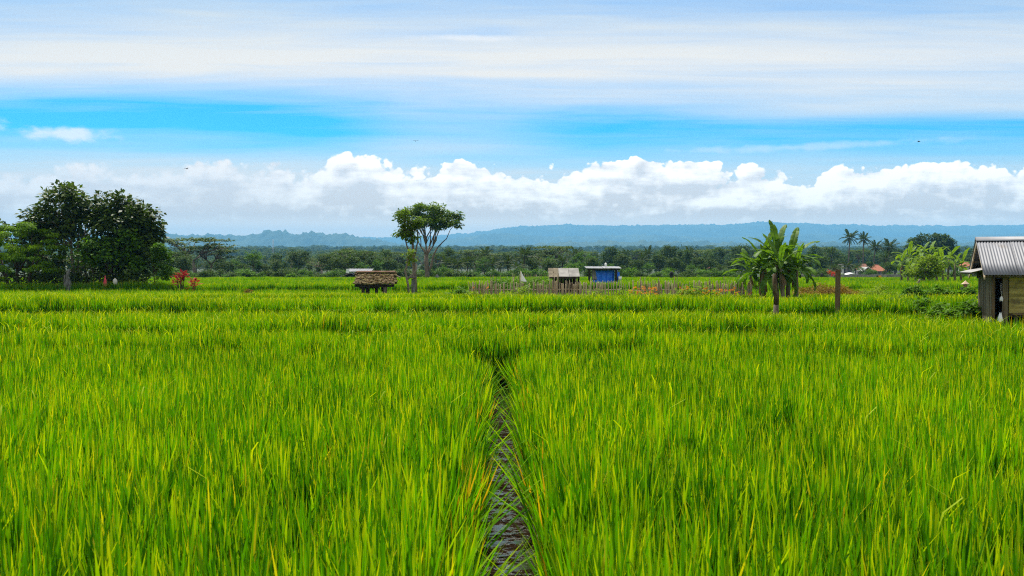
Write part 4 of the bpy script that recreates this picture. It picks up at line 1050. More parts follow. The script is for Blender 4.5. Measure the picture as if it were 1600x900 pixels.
# ------------------------------------------------------------------ stake fence and the flower garden
def fence():
    g = random.Random(12); gn = np.random.default_rng(12)
    d = 43.0
    x0, x1 = X(733, d), X(1172, d)
    root = empty('stake_fence', ((x0+x1)/2, d, 0)); tag(root, 'long uneven fence of split bamboo stakes round the flower garden', 'fence')
    kinds = []
    for i in range(6):
        m_ = MB(); h = 1.0; w = .017+.005*(i % 3)
        m_.tube([(0, 0, 0), (.006*(i-2), 0, h*.5), (.010*(2-i), 0, h*.97), (.012*(2-i), .004, h)], [w, w*.95, w*.85, w*.5], 5)
        kinds.append(m_.mesh('bamboo_stake', M['bamboo']))
    x = x0; n = 0
    while x < x1 and n < 296:
        dens_ = .062 if vnoise(np.array([x*1.1]), np.array([2.0]), 4)[0] > .36 else .13
        x += dens_*g.uniform(.35, 1.0); n += 1
        y = d + .25*math.sin(x*.9) + g.uniform(-.08, .08)
        b0 = gz(x, y)
        top = Z(441.0, y) - b0 + g.uniform(-.13, .10) + (.28 if g.random() < .05 else 0)
        link('bamboo_stake', kinds[g.randrange(6)], root, (x-root.location.x, y-d, b0-.05), (g.gauss(0, .04), g.gauss(0, .05), g.uniform(0, 6)), (g.uniform(.8, 1.4), g.uniform(.8, 1.4), top+.05))
    m_ = MB(); 
    for zz in (.48, .85): m_.tube([(xx-root.location.x, .25*math.sin(xx*.9)+.05, gz(xx, d)+zz+.02*math.sin(xx*3)) for xx in np.linspace(x0, x1, 40)], .014, 5)
    m_.build('rail', M['bamboo'], root)
    # garden plants before and behind the fence
    C = []
    for _ in range(430):
        x = gn.uniform(x0-.3, x1+.3); y = gn.uniform(d-1.3, d-.25)
        if vnoise(np.array([x*.9]), np.array([7.0]), 3)[0] < .30: continue
        C.append((x, y, gz(x, y)+gn.uniform(.45, 1.0)*(.75+.25*math.sin(x*1.7))))
    V, Fq, rn = leaves(gn, C, 16, .17, .13, .07, .8, .1)
    tag(link('garden_plants', mesh_np('garden_plants', V, Fq, M['leaf_yellow'], {'rnd': rn})), 'yellow-green leafy garden plants growing along the stake fence', kind='stuff')
    C = []
    for _ in range(210):
        x = gn.uniform(x0, x1-.2); y = gn.uniform(d-1.35, d-.5)
        p = np.interp(x, [X(760, d), X(900, d), X(930, d), X(1130, d), X(1165, d)], [.15, .4, 1, 1, .3])
        if gn.uniform() > p or vnoise(np.array([x*1.4]), np.array([1.0]), 9)[0] < .42: continue
        C.append((x, y, gz(x, y)+gn.uniform(.66, 1.02)))
    V, Fq, rn = leaves(gn, C, 11, .05, .055, .04, .7, 0)
    tag(link('marigolds', mesh_np('marigolds', V, Fq, M['flower'], {'rnd': rn})), 'orange marigold flowers dotted along the stake fence', kind='stuff')
    C = []
    for _ in range(170):
        x = gn.uniform(X(766, 50), X(862, 50)); y = gn.uniform(48.5, 51.5); C.append((x, y, gz(x, y)+gn.uniform(.5, 1.35)))
    V, Fq, rn = leaves(gn, C, 22, .22, .14, .08, .8, .2)
    tag(link('bean_rows', mesh_np('bean_rows', V, Fq, M['leaf_veg'], {'rnd': rn})), 'dull green bean rows behind the fence at the white flag', kind='stuff')
    r2 = empty('bean_poles', (X(815, 50), 50, 0)); tag(r2, 'loose row of thin bean poles behind the white flag', 'poles')
    for i in range(34):
        x = g.uniform(X(768, 50), X(860, 50)); y = 50+g.uniform(-1.2, 1.2); b0 = gz(x, y)
        link('bean_pole', kinds[i % 6], r2, (x-r2.location.x, y-50, b0), (g.gauss(0, .05), g.gauss(0, .06), 0), (.6, .6, Z(429.5, y)-b0+g.uniform(-.1, .1)))
fence()
box_zone(X(735, 42), X(1172, 42)+.2, 41.8, 45.2); box_zone(X(766, 50), X(862, 50), 48.2, 51.8)

# ------------------------------------------------------------------ leafy mounds and weeds
def mound(name, label, px0, px1, d, py_top, dep, seed, n, mat='leaf_veg', L=.13, W=.09, kind=None, cat='bush', rc=.16, nl=16, low=.2, lump=5):
    g = np.random.default_rng(seed); x0, x1 = X(px0, d), X(px1, d); cx = (x0+x1)/2; b0 = gz(cx, d)
    C = []
    for _ in range(n):
        u = g.uniform(-1, 1); v = g.uniform(-1, 1)
        if u*u*.9+v*v > 1: continue
        x = cx+u*(x1-x0)/2; y = d+v*dep
        h = (Z(py_top, d)-b0)*(max(0, 1-u**4)**.5*max(0, 1-v*v*.7))*(.78+.22*math.sin(x*lump+seed)*math.cos(y*lump*.8))
        C.append((x-cx, y-d, h*(1-low*g.uniform()**2)))
    V, Fq, rn = leaves(g, C, nl, rc, L, W, .7, .15)
    if kind:
        tag(link(name, mesh_np(name, V, Fq, M[mat], {'rnd': rn}), None, (cx, d, b0)), label, kind=kind); return
    root = empty(name, (cx, d, b0)); tag(root, label, cat)
    link('foliage', mesh_np('foliage', V, Fq, M[mat], {'rnd': rn}), root)
    m_ = MB()
    for i in range(0, len(C), 6): m_.tube([(C[i][0]*.8, C[i][1]*.8, -.05), C[i]], [.012, .005], 4)
    m_.build('stem', M['bark_dark'], root)
mound('leafy_mound', 'dense low leafy mound right beside the tin-roofed hut wall', 1455, 1548, 25.0, 464, 1.3, 1, 420, low=.6)
mound('leafy_mound', 'low leafy mound further left of the hut, beyond the square brown post', 1383, 1470, 28.5, 465.5, 1.3, 2, 330, low=.6)
mound('vegetable_row', 'long row of vegetable leaves in front of the person in the straw hat', 1392, 1545, 41.5, 447.5, .9, 3, 420, rc=.2, L=.16, W=.11)
mound('rusty_weeds', 'rust-coloured weeds between the banana clump and the vegetable row', 1236, 1345, 46.5, 443.5, 1.6, 4, 420, 'leaf_rust', .13, .05, 'stuff', rc=.2)
mound('rusty_weeds', 'yellowish weeds between the rusty weeds and the vegetable row', 1335, 1402, 45.5, 446, 1.4, 5, 170, 'leaf_yellow', .13, .05, 'stuff', rc=.2)
mound('rusty_weeds', 'red-brown weeds standing behind the square brown post', 1280, 1330, 45.2, 443.5, .8, 6, 110, 'leaf_rust', .12, .05, 'stuff', rc=.18)
mound('weed_tuft', 'dark weedy tuft growing right of the small shrine pillar', 690, 735, 44, 450, .9, 7, 120, 'leaf_mid', .14, .08, rc=.2)
mound('weed_tuft', 'small reddish weed tuft alone in the rice left of the shelter', 384, 393, 47, 441, .2, 8, 26, 'leaf_rust', .13, .06, rc=.14)
mound('weed_tuft', 'little dark green tuft at the far field edge left of the shelter', 450, 462, 112, 424, .5, 9, 40, 'leaf_mid', .3, .15, rc=.35)
for a in ((11.95, 25.0, 1.05, 1.25), (12.2, 28.5, 1.0, 1.2), (17.9, 41.5, 2.2, .9), (15.4, 46.3, 2.6, 1.7), (17.9, 45.5, 1.3, 1.4), (-2.65, 44, .8, .9)): disc_zone(*a)

# ------------------------------------------------------------------ person bending in the vegetables
def person():
    d = 43.6; bx = X(1506, d); b0 = gz(bx, d); hz = Z(446.5, d)-b0          # rim height of the hat
    root = empty('person', (bx, d, b0), 0); tag(root, 'person in a wide conical straw hat stooping behind the vegetable row', 'person')
    k = hz/1.42
    J = {'pel': (0, .12, .86), 'sp': (0, .06, 1.06), 'ch': (0, -.06, 1.24), 'nk': (0, -.12, 1.36), 'hd': (0, -.17, 1.46), 'ht': (0, -.18, 1.55),
         'hl': (-.1, .12, .82), 'kl': (-.11, .04, .45), 'al': (-.11, .12, .08), 'tl': (-.12, -.06, .03), 'hr': (.1, .12, .82), 'kr': (.11, .02, .45), 'ar': (.11, .1, .08), 'tr': (.12, -.08, .03),
         'sl': (-.18, -.08, 1.28), 'el': (-.24, -.16, 1.02), 'wl': (-.18, -.36, .86), 'sr': (.18, -.08, 1.28), 'er': (.25, -.15, 1.02), 'wr': (.17, -.37, .88)}
    R = {'pel': .14, 'sp': .13, 'ch': .15, 'nk': .06, 'hd': .09, 'ht': .07, 'hl': .09, 'kl': .06, 'al': .042, 'tl': .035, 'hr': .09, 'kr': .06, 'ar': .042, 'tr': .035,
         'sl': .06, 'el': .045, 'wl': .03, 'sr': .06, 'er': .045, 'wr': .03}
    E = [('pel', 'sp'), ('sp', 'ch'), ('ch', 'nk'), ('nk', 'hd'), ('hd', 'ht'), ('pel', 'hl'), ('hl', 'kl'), ('kl', 'al'), ('al', 'tl'), ('pel', 'hr'), ('hr', 'kr'), ('kr', 'ar'), ('ar', 'tr'),
         ('ch', 'sl'), ('sl', 'el'), ('el', 'wl'), ('ch', 'sr'), ('sr', 'er'), ('er', 'wr')]
    # hands with five fingers
    for s_, w in ((-1, 'wl'), (1, 'wr')):
        wx, wy, wz = J[w]; pm = 'p'+w; J[pm] = (wx-s_*.01, wy-.06, wz-.04); R[pm] = .028; E.append((w, pm))
        for f in range(5):
            off = (f-2)*.016*s_; a, b = 'f%d%s' % (f, w), 'g%d%s' % (f, w)
            ln = (.03, .045, .05, .045, .035)[f]
            J[a] = (wx+off-s_*.01-(s_*.03 if f == 0 else 0), wy-.09-ln*.4, wz-.06); J[b] = (wx+off-s_*.01-(s_*.035 if f == 0 else 0), wy-.10-ln*.7, wz-.06-ln)
            R[a] = .009; R[b] = .007; E += [(pm, a), (a, b)]
    ks = list(J); me = bpy.data.meshes.new('body'); me.from_pydata([tuple(c_*k for c_ in J[q]) for q in ks], [(ks.index(a), ks.index(b)) for a, b in E], [])
    o = link('body', me, root); o.modifiers.new('skin', 'SKIN')
    for i, q in enumerate(ks): me.skin_vertices[0].data[i].radius = (R[q]*k, R[q]*k)
    me.skin_vertices[0].data[0].use_root = True
    me.materials.append(M['shirt'])
    sb = o.modifiers.new('sub', 'SUBSURF'); sb.levels = 1; sb.render_levels = 1
    m_ = MB(); hx, hy, hzz = (c_*k for c_ in J['hd'])
    m_.grid(lambda u, v: (hx+.085*math.sin(v*PI)*math.cos(u*2*PI), hy-.03+.10*math.sin(v*PI)*math.sin(u*2*PI), hzz-.02+.12*math.cos(v*PI)), 16, 10)
    m_.tube([(hx, hy-.125, hzz), (hx, hy-.155, hzz-.03), (hx, hy-.125, hzz-.045)], [.012, .018, .012], 6)
    for s_ in (-1, 1): m_.tube([(hx+s_*.085, hy-.02, hzz-.01), (hx+s_*.098, hy-.01, hzz+.01)], [.015, .02], 6)
    f = m_.build('face', M['skin'], root)
    m_ = MB()
    for s_ in (-1, 1): m_.tube([(hx+s_*.033, hy-.118, hzz+.015), (hx+s_*.033, hy-.127, hzz+.015)], [.012, .008], 6)
    m_.box(hx, hy-.122, hzz-.075, .05, .012, .008); m_.build('eyes_and_mouth', M['black'], f)
    m_ = MB(); m_.grid(lambda u, v: (hx+(.19*v)*math.cos(u*2*PI), hy-.02+(.19*v)*math.sin(u*2*PI)-.02*(1-v), hzz+.215-.175*v**.85), 24, 6)
    h = m_.build('hat', M['straw'], root); solid(h, .008)
person()
disc_zone(X(1506, 43.6), 43.6, .3, .3)

# ------------------------------------------------------------------ coconut palms
def frond_mesh(name, L, arch, seed, mat, nleaf=26, wid=.75, lw=.07):
    g = np.random.default_rng(seed); V = []; Fq = []; rn = []
    n = 14; ang = 0; y = z = 0; mid = [(0, 0)]
    for i in range(n): y += math.cos(ang)*L/n; z += math.sin(ang)*L/n; ang -= arch/n*(.5+i/n); mid.append((y, z))
    mid = np.array(mid)
    for i in range(n):
        b = len(V); w0, w1 = .05*(1-i/n)+.012, .05*(1-(i+1)/n)+.012
        V += [(-w0, *mid[i]), (w0, *mid[i]), (w1, *mid[i+1]), (-w1, *mid[i+1])]; rn += [.9]*4; Fq.append((b, b+1, b+2, b+3))
    for i in range(nleaf):
        t = .12+.88*i/nleaf; p = np.array([np.interp(t*n, range(n+1), mid[:, 0]), np.interp(t*n, range(n+1), mid[:, 1])])
        ln = wid*math.sin(PI*min(1, t*.85+.12))**.6
        for s_ in (-1, 1):
            d = np.array([s_*.75, .55+.3*t, -.45+g.normal(0, .15)]); d /= np.linalg.norm(d)
            b = len(V); w = lw
            p0 = np.array([0, p[0], p[1]]); p1 = p0+d*ln*.55; p2 = p0+d*ln+np.array([0, 0, -.18*ln])
            V += [tuple(p0-[0, w/2, 0]), tuple(p0+[0, w/2, 0]), tuple(p1+[0, w/2, 0]), tuple(p1-[0, w/2, 0]), tuple(p2)+() , tuple(p2+np.array([0, .01, 0]))]
            rv = g.uniform(0, .8); rn += [rv]*6; Fq += [(b, b+1, b+2, b+3), (b+3, b+2, b+5, b+4)]
    return mesh_np(name, V, Fq, mat, {'rnd': rn})
FR = [frond_mesh('frond', 4.2, a, i, M['leaf_palm'], 24, 1.0, .16) for i, a in enumerate((.7, 1.3, 1.9))]
def tall_palm(px, d, py_c, py_base, R, seed, label, lean=0):
    g = random.Random(seed); bx = X(px, d); b0 = gz(bx, d); h = Z(py_c, d)-b0
    root = empty('coconut_palm', (bx, d, b0)); tag(root, label, 'palm tree', 'tall coconut palms standing above the far houses')
    MB().tube([(0, 0, -.5), (lean*.2, 0, h*.3), (lean*.6, 0, h*.7), (lean, 0, h)], [.30, .22, .19, .17], 8).build('trunk', M['bark'], root)
    n = 22
    for i in range(n):
        f = i/(n-1); elev = 1.35-f*2.2+g.uniform(-.12, .12); az = i*2.4+g.uniform(-.3, .3); s_ = R/4.2*g.uniform(.85, 1.1)*(1-.15*(f > .8))
        link('frond', FR[0 if f < .35 else (1 if f < .75 else 0)], root, (lean, 0, h), (elev, g.uniform(-.3, .3), az), (s_, s_, s_))
tall_palm(1325, 300, 371, 425, 3.3, 1, 'tallest coconut palm, leftmost of the four above the far houses', .5)
tall_palm(1348, 310, 374, 420, 3.0, 2, 'coconut palm second from the left of the four, straight bare stem', .2)
tall_palm(1363.5, 280, 386, 428, 2.8, 3, 'coconut palm third of the four, lower and darker crown', .8)
tall_palm(1386, 280, 386, 425, 3.2, 4, 'rightmost of the four tall coconut palms, full drooping crown', .6)
tall_palm(1383, 235, 404, 430, 2.4, 5, 'small yellowish palm below the rightmost tall coconut palm', .2)

# ------------------------------------------------------------------ domed banyan
def banyan():
    d = 310.; bx = X(1455, d); b0 = gz(bx, d); k = F/d
    r = lambda px, py, dy, rx, rz: (X(px, d)-bx, dy, Z(py, d)-b0, rx/k, rx/k*.9, rz/k)
    ell = [r(1453, 385, 0, 34, 20), r(1430, 391, 0, 14, 12), r(1482, 390, 0, 16, 11), r(1455, 396, 0, 36, 12), r(1468, 380, -1, 18, 12)]
    tree('banyan_tree', 'huge dark dome-shaped tree rising behind the pale banana grove', (bx, d, b0), ell, 330, 26, 1.15, .75, .5, 'leaf_shade', 'bark_dark',
         [([(0, 0, -.5), (0, 0, 2.5), (.3, 0, 5)], [1.1, .9, .5])], 41, flat=.6, shell=.75, limbs=14, limb_r=.2)
banyan()

# ------------------------------------------------------------------ houses and other things beyond the fields
def house(name, label, px, d, w_px, py_eave, py_ridge, roof, wall, dep=4., gable=False, cat='house', openings=3, roof_over=.35):
    k = F/d; bx = X(px, d); b0 = gz(bx, d); w = w_px/k; ze = Z(py_eave, d)-b0; zr = Z(py_ridge, d)-b0
    root = empty(name, (bx, d, b0)); tag(root, label, cat)
    MB().box(0, 0, ze/2, w, dep, ze).build('wall', M[wall], root)
    ov = roof_over; m_ = MB()
    if gable:        # gable faces the viewer
        y0, y1 = -dep/2-ov, dep/2+ov
        for s_ in (-1, 1):
            m2 = MB(); m2.addm([(s_*(w/2+ov), y0, ze-.1), (0, y0, zr), (0, y1, zr), (s_*(w/2+ov), y1, ze-.1)], [(0, 1, 2, 3)] if s_ < 0 else [(3, 2, 1, 0)])
            solid(m2.build('roof', M[roof], root), .12)
            m3 = MB(); ln = math.hypot(w/2+ov, zr-ze+.1); m3.box(s_*(w/2+ov)/2, y0-.03, (ze-.1+zr)/2, ln, .05, .16, (0, s_*math.atan2(zr-ze+.1, w/2+ov), 0)); m3.build('barge_board', M['plaster'], root)
        m_.addm([(-w/2, -dep/2-.01, ze), (w/2, -dep/2-.01, ze), (0, -dep/2-.01, zr-.12), (-w/2, -dep/2+.1, ze), (w/2, -dep/2+.1, ze), (0, -dep/2+.1, zr-.12)], [(0, 1, 2), (5, 4, 3), (0, 3, 4, 1), (1, 4, 5, 2), (2, 5, 3, 0)]); m_.build('gable', M['tile_brown'], root)
    else:
        hip = min(w*.28, dep/2)
        e = [(-w/2-ov, -dep/2-ov, ze-.1), (w/2+ov, -dep/2-ov, ze-.1), (w/2+ov, dep/2+ov, ze-.1), (-w/2-ov, dep/2+ov, ze-.1), (-w/2+hip, 0, zr), (w/2-hip, 0, zr)]
        m_.addm(e, [(0, 1, 5, 4), (1, 2, 5), (2, 3, 4, 5), (3, 0, 4), (0, 3, 2, 1)]); m_.build('roof', M[roof], root)
        MB().tube([(-w/2+hip, 0, zr+.02), (w/2-hip, 0, zr+.02)], .09, 6).build('ridge_tile', M[roof], root)
    for i in range(openings):
        cx = (-.5+(i+.5)/openings)*w*.9; dr = (i == openings//2)
        hh = min(ze*.75, 2.0) if dr else min(ze*.4, 1.0)
        f = MB().box(cx, -dep/2-.02, hh/2 if dr else ze*.55, w/openings*.42, .06, hh).build('door' if dr else 'window', M['wood_brown'], root)
        MB().box(cx, -dep/2-.045, hh/2 if dr else ze*.55, w/openings*.34, .03, hh*.86).build('pane', M['glass'], f)
    return root
def far_things():
    g = random.Random(2)
    house('house', 'small house with brown gabled roof half hidden left of the banana clump', 1109, 250, 15, 425.5, 416.5, 'tile_brown', 'plaster', 4, True)
    house('house', 'house with dull red-brown hipped roof between the palm stems', 1349, 262, 17, 421, 412.5, 'tile_brown', 'plaster', 5)
    house('house', 'house with bright orange tiled roof right of the palm stems', 1368, 250, 20, 423, 414, 'tile_red', 'concrete', 5)
    house('house', 'grey-walled house with gable front left of the orange roof', 1351, 240, 12, 423, 417, 'tin_old', 'concrete', 4, True, openings=1)
    house('house', 'far house with a red roof just left of the tin-roofed hut', 1509, 200, 10, 416, 409.5, 'tile_red', 'plaster', 4)
    # bare concrete block
    d = 245.; k = F/d; bx = X(1320, d); b0 = gz(bx, d); h = Z(413.5, d)-b0
    root = empty('concrete_building', (bx, d, b0)); tag(root, 'bare grey flat-roofed concrete building behind the square brown post', 'building')
    MB().box(.5, 0, h/2, 1.6, 3, h).build('wall', M['concrete'], root)
    MB().box(-.85, -.6, h/2, .35, 1.2, h).build('pillar', M['plaster'], root); MB().box(0, -.1, h+.07, 2.9, 3.4, .18).build('roof', M['concrete'], root)
    MB().box(.55, -1.53, h*.5, .7, .06, h*.45).build('window', M['glass'], root)
    # white roadside kiosk
    d = 190.; k = F/d; bx = X(1401, d); b0 = gz(bx, d); h = Z(430.5, d)-b0; w = 13/k
    root = empty('kiosk', (bx, d, b0)); tag(root, 'small white flat-roofed kiosk with two dark openings beside the pale banana grove', 'kiosk')
    MB().box(0, .4, h/2, w, 1.6, h).build('wall', M['white'], root); MB().box(0, 0, h+.06, w+.3, 2.8, .12).build('roof', M['white'], root)
    for s_ in (-.25, .25): MB().box(w*s_, -.42, h*.45, w*.3, .06, h*.6).build('window', M['glass'], root)
    for s_ in (-1, 1): MB().box(s_*w*.48, -1.2, h/2, .12, .12, h).build('post', M['white'], root)
    # white awning stall
    d = 185.; k = F/d; bx = X(1330, d); b0 = gz(bx, d); z = lambda py: Z(py, d)-b0; w = 16/k
    root = empty('market_stall', (bx, d, b0)); tag(root, 'roadside stall with white awning and green counter right of the square brown post', 'stall')
    m_ = MB(); m_.grid(lambda u, v: ((u-.5)*w*1.1, -1+2*v, z(429.5)+.3*math.sin(u*PI)+.15*v), 10, 3); solid(m_.build('awning', M['white'], root), .05)
    MB().box(w*.15, -.2, z(433), w*.6, .8, z(430.5)*.5).build('counter', M['leaf_mid'], root); MB().box(-w*.2, .2, z(432), w*.5, .7, .6).build('crate', M['concrete'], root)
    for s_ in (-1, 1): MB().box(s_*w*.48, 0, z(430)/2, .08, .08, z(430)).build('post', M['wood_dark'], root)
    # orange and black field board
    d = 118.; k = F/d; bx = X(1373, d); b0 = gz(bx, d); z = lambda py: Z(py, d)-b0
    root = empty('field_board', (bx, d, b0)); tag(root, 'upright board half black half orange at the far field edge', 'board')
    m_ = MB(); m_.addm([(-.05-.0, 0, z(430.6)), (.32, 0, z(430.6)), (.36, 0, z(438.5)), (.14, 0, z(438.5)), (-.05, .04, z(430.6)), (.32, .04, z(430.6)), (.36, .04, z(438.5)), (.14, .04, z(438.5))], [(0, 3, 2, 1), (4, 5, 6, 7), (0, 1, 5, 4), (1, 2, 6, 5), (2, 3, 7, 6), (3, 0, 4, 7)]); m_.build('orange_panel', M['orange'], root)
    m_ = MB(); m_.addm([(-.30, .01, z(430.6)), (-.06, .01, z(430.6)), (.13, .01, z(438.8)), (-.36, .01, z(438.8)), (-.30, .05, z(430.6)), (-.06, .05, z(430.6)), (.13, .05, z(438.8)), (-.36, .05, z(438.8))], [(0, 3, 2, 1), (4, 5, 6, 7), (0, 1, 5, 4), (1, 2, 6, 5), (2, 3, 7, 6), (3, 0, 4, 7)]); m_.build('black_panel', M['black'], root)
    for s_ in (-.22, .25): MB().box(s_, .08, z(432)/2, .05, .05, z(432)).build('leg', M['wood_dark'], root)
    # dark carved field markers
    for (px, pt, d, lb, sc) in ((1049, 424, 108, 'dark stubby stone marker with a wider top in the far field beyond the fence', 1.0), (1266.5, 427.5, 125, 'small dark upright marker in the far field, nearest the banana clump', .8), (1284, 427, 125, 'small dark upright marker in the far field, just left of the square brown post', .8)):
        bx = X(px, d); b0 = gz(bx, d); h = Z(pt, d)-b0
        root = empty('field_marker', (bx, d, b0)); tag(root, lb, 'marker', 'dark upright markers in the far field')
        MB().box(0, 0, .15, .46*sc, .40*sc, .3).build('base', M['black'], root)
        m_ = MB(); m_.tube([(0, 0, .25), (0, 0, h*.45), (0, 0, h*.62), (0, 0, h*.68)], [.19*sc, .15*sc, .17*sc, .21*sc], 8); m_.build('shaft', M['black'], root)
        m_ = MB(); m_.tube([(0, 0, h*.66), (0, 0, h*.72), (.02, 0, h*.84), (0, 0, h*.95), (0, 0, h)], [.20*sc, .26*sc, .24*sc, .17*sc, .05*sc], 8); m_.build('top', M['black'], root)
    # low stone wall along the far field edge
    d = 137.; x0, x1 = X(1243, d), X(1412, d)
    root = empty('stone_wall', ((x0+x1)/2, d, 0)); tag(root, 'long low grey stone wall along the far field edge right of the banana clump', 'wall')
    x = x0; i = 0
    while x < x1:
        w = g.uniform(.45, .85); b0 = gz(x, d)
        MB().box(x+w/2-root.location.x, g.uniform(-.03, .03), b0+.55, w-.03, .3, 1.1+g.uniform(-.08, .08), (0, 0, g.uniform(-.03, .03))).build('stone', M['concrete'], root); x += w
    # red dracaena beside the square post, far edge
    d = 112.; gn = np.random.default_rng(6); bx = X(1304, d); b0 = gz(bx, d)
    root = empty('red_leaf_plant', (bx, d, b0)); tag(root, 'far red-brown leafy plant just left of the square brown post', 'plant', 'red-leaved plants at the field edge')
    C = np.array([(gn.uniform(-.45, .45), gn.uniform(-.3, .3), gn.uniform(.6, 1.4)) for _ in range(7)]); V, Fq, rn = leaves(gn, C, 12, .32, .4, .13, .8, -.2)
    link('foliage', mesh_np('foliage', V, Fq, M['leaf_red'], {'rnd': rn}), root); MB().tube([(0, 0, 0), (0, 0, .9)], .05, 5).build('stem', M['bark_dark'], root)
    # barn with pale sheets behind the thatched shelter
    d = 128.; k = F/d; bx = X(556, d); b0 = gz(bx, d); z = lambda py: Z(py, d)-b0; x = lambda px: (px-556)/k
    root = empty('barn', (bx, d, b0)); tag(root, 'low barn with pale tin roof behind the thatched shelter', 'barn')
    MB().box(x(558), 1, z(427)/2, 34/k, 3, z(427)).build('wall', M['wood_dark'], root)
    for i in range(4): corr_sheet('roof_sheet', 10/k, 2.6, .2, .03, M['tin'], root, frame_mat((x(548+i*9.5), -1.2, z(424.5)), (1, 0, 0), (0, 1, .16)), .03)
    m_ = MB(); m_.addm([(x(533), -1.4, z(432.5)), (x(550), -1.4, z(426)), (x(556), -1.4, z(428.5)), (x(533), 1.5, z(432.5)), (x(550), 1.5, z(426)), (x(556), 1.5, z(428.5))], [(0, 1, 4, 3), (1, 2, 5, 4)]); solid(m_.build('side_roof', M['tin_old'], root), .08)
    m_ = MB(); m_.addm([(x(544), -1.3, z(420)), (x(549), -1.3, z(420)), (x(548), -1.3, z(426.5)), (x(543.5), -1.3, z(426.5))], [(0, 1, 2, 3)][::-1]); solid(m_.build('white_sheet', M['white'], root), .03)
    # grey tent-like cover at the foot of the spreading tree
    d = 112.; bx = X(684, d); b0 = gz(bx, d); h = Z(428, d)-b0
    m_ = MB(); m_.grid(lambda u, v: ((.62*(1-v)+.05)*(1+.12*math.sin(u*25))*math.cos(u*2*PI)-.1*v, (.5*(1-v)+.05)*math.sin(u*2*PI), h*v), 24, 6)
    tag(m_.build('tarpaulin_heap', M['stone'], None, (bx, d, b0)), 'grey cloth-covered heap right of the spreading tree foot', 'heap')
    # thin radio mast far behind the left treeline
    d = 900.; bx = X(427, d); b0 = gz(bx, d); h = Z(374, d)-b0
    m_ = MB()
    for a in range(3): m_.tube([(.9*math.cos(a*2.1), .9*math.sin(a*2.1), 0), (.35*math.cos(a*2.1), .35*math.sin(a*2.1), h)], .12, 4)
    for i in range(14): f = i/14; r_ = .9-.55*f; m_.tube([(r_*math.cos(2.1*i), r_*math.sin(2.1*i), h*f), ((r_-.04)*math.cos(2.1*i+2.1), (r_-.04)*math.sin(2.1*i+2.1), h*(f+.07))], .07, 4)
    tag(m_.build('radio_mast', M['steel'], None, (bx, d, b0)), 'thin lattice radio mast on the hazy plain below the left blue hill', 'mast')
    # birds
    for (px, py, d, lb, a) in ((650, 221, 130, 'tiny dark bird high above the tall spreading tree', .3), (293, 264, 120, 'tiny dark bird above and right of the dark left trees', -.5), (1434, 222, 120, 'tiny dark bird in the blue gap above the domed banyan', 1.0)):
        root = empty('bird', (X(px, d), d, Z(py, d)), a); tag(root, lb, 'bird', 'birds flying far off in the sky')
        MB().tube([(0, -.16, 0), (0, -.07, .01), (0, .05, .01), (0, .15, 0), (0, .24, 0)], [.012, .04, .045, .025, .03], 7).build('body', M['black'], root)
        for s_ in (-1, 1):
            m_ = MB(); m_.addm([(0, -.03, .03), (0, .07, .03), (s_*.2, .08, .10), (s_*.2, -.03, .10), (s_*.42, .0, .05), (s_*.40, -.06, .05)], [(0, 1, 2, 3), (3, 2, 4, 5)]); solid(m_.build('wing', M['black'], root), .012)
far_things()

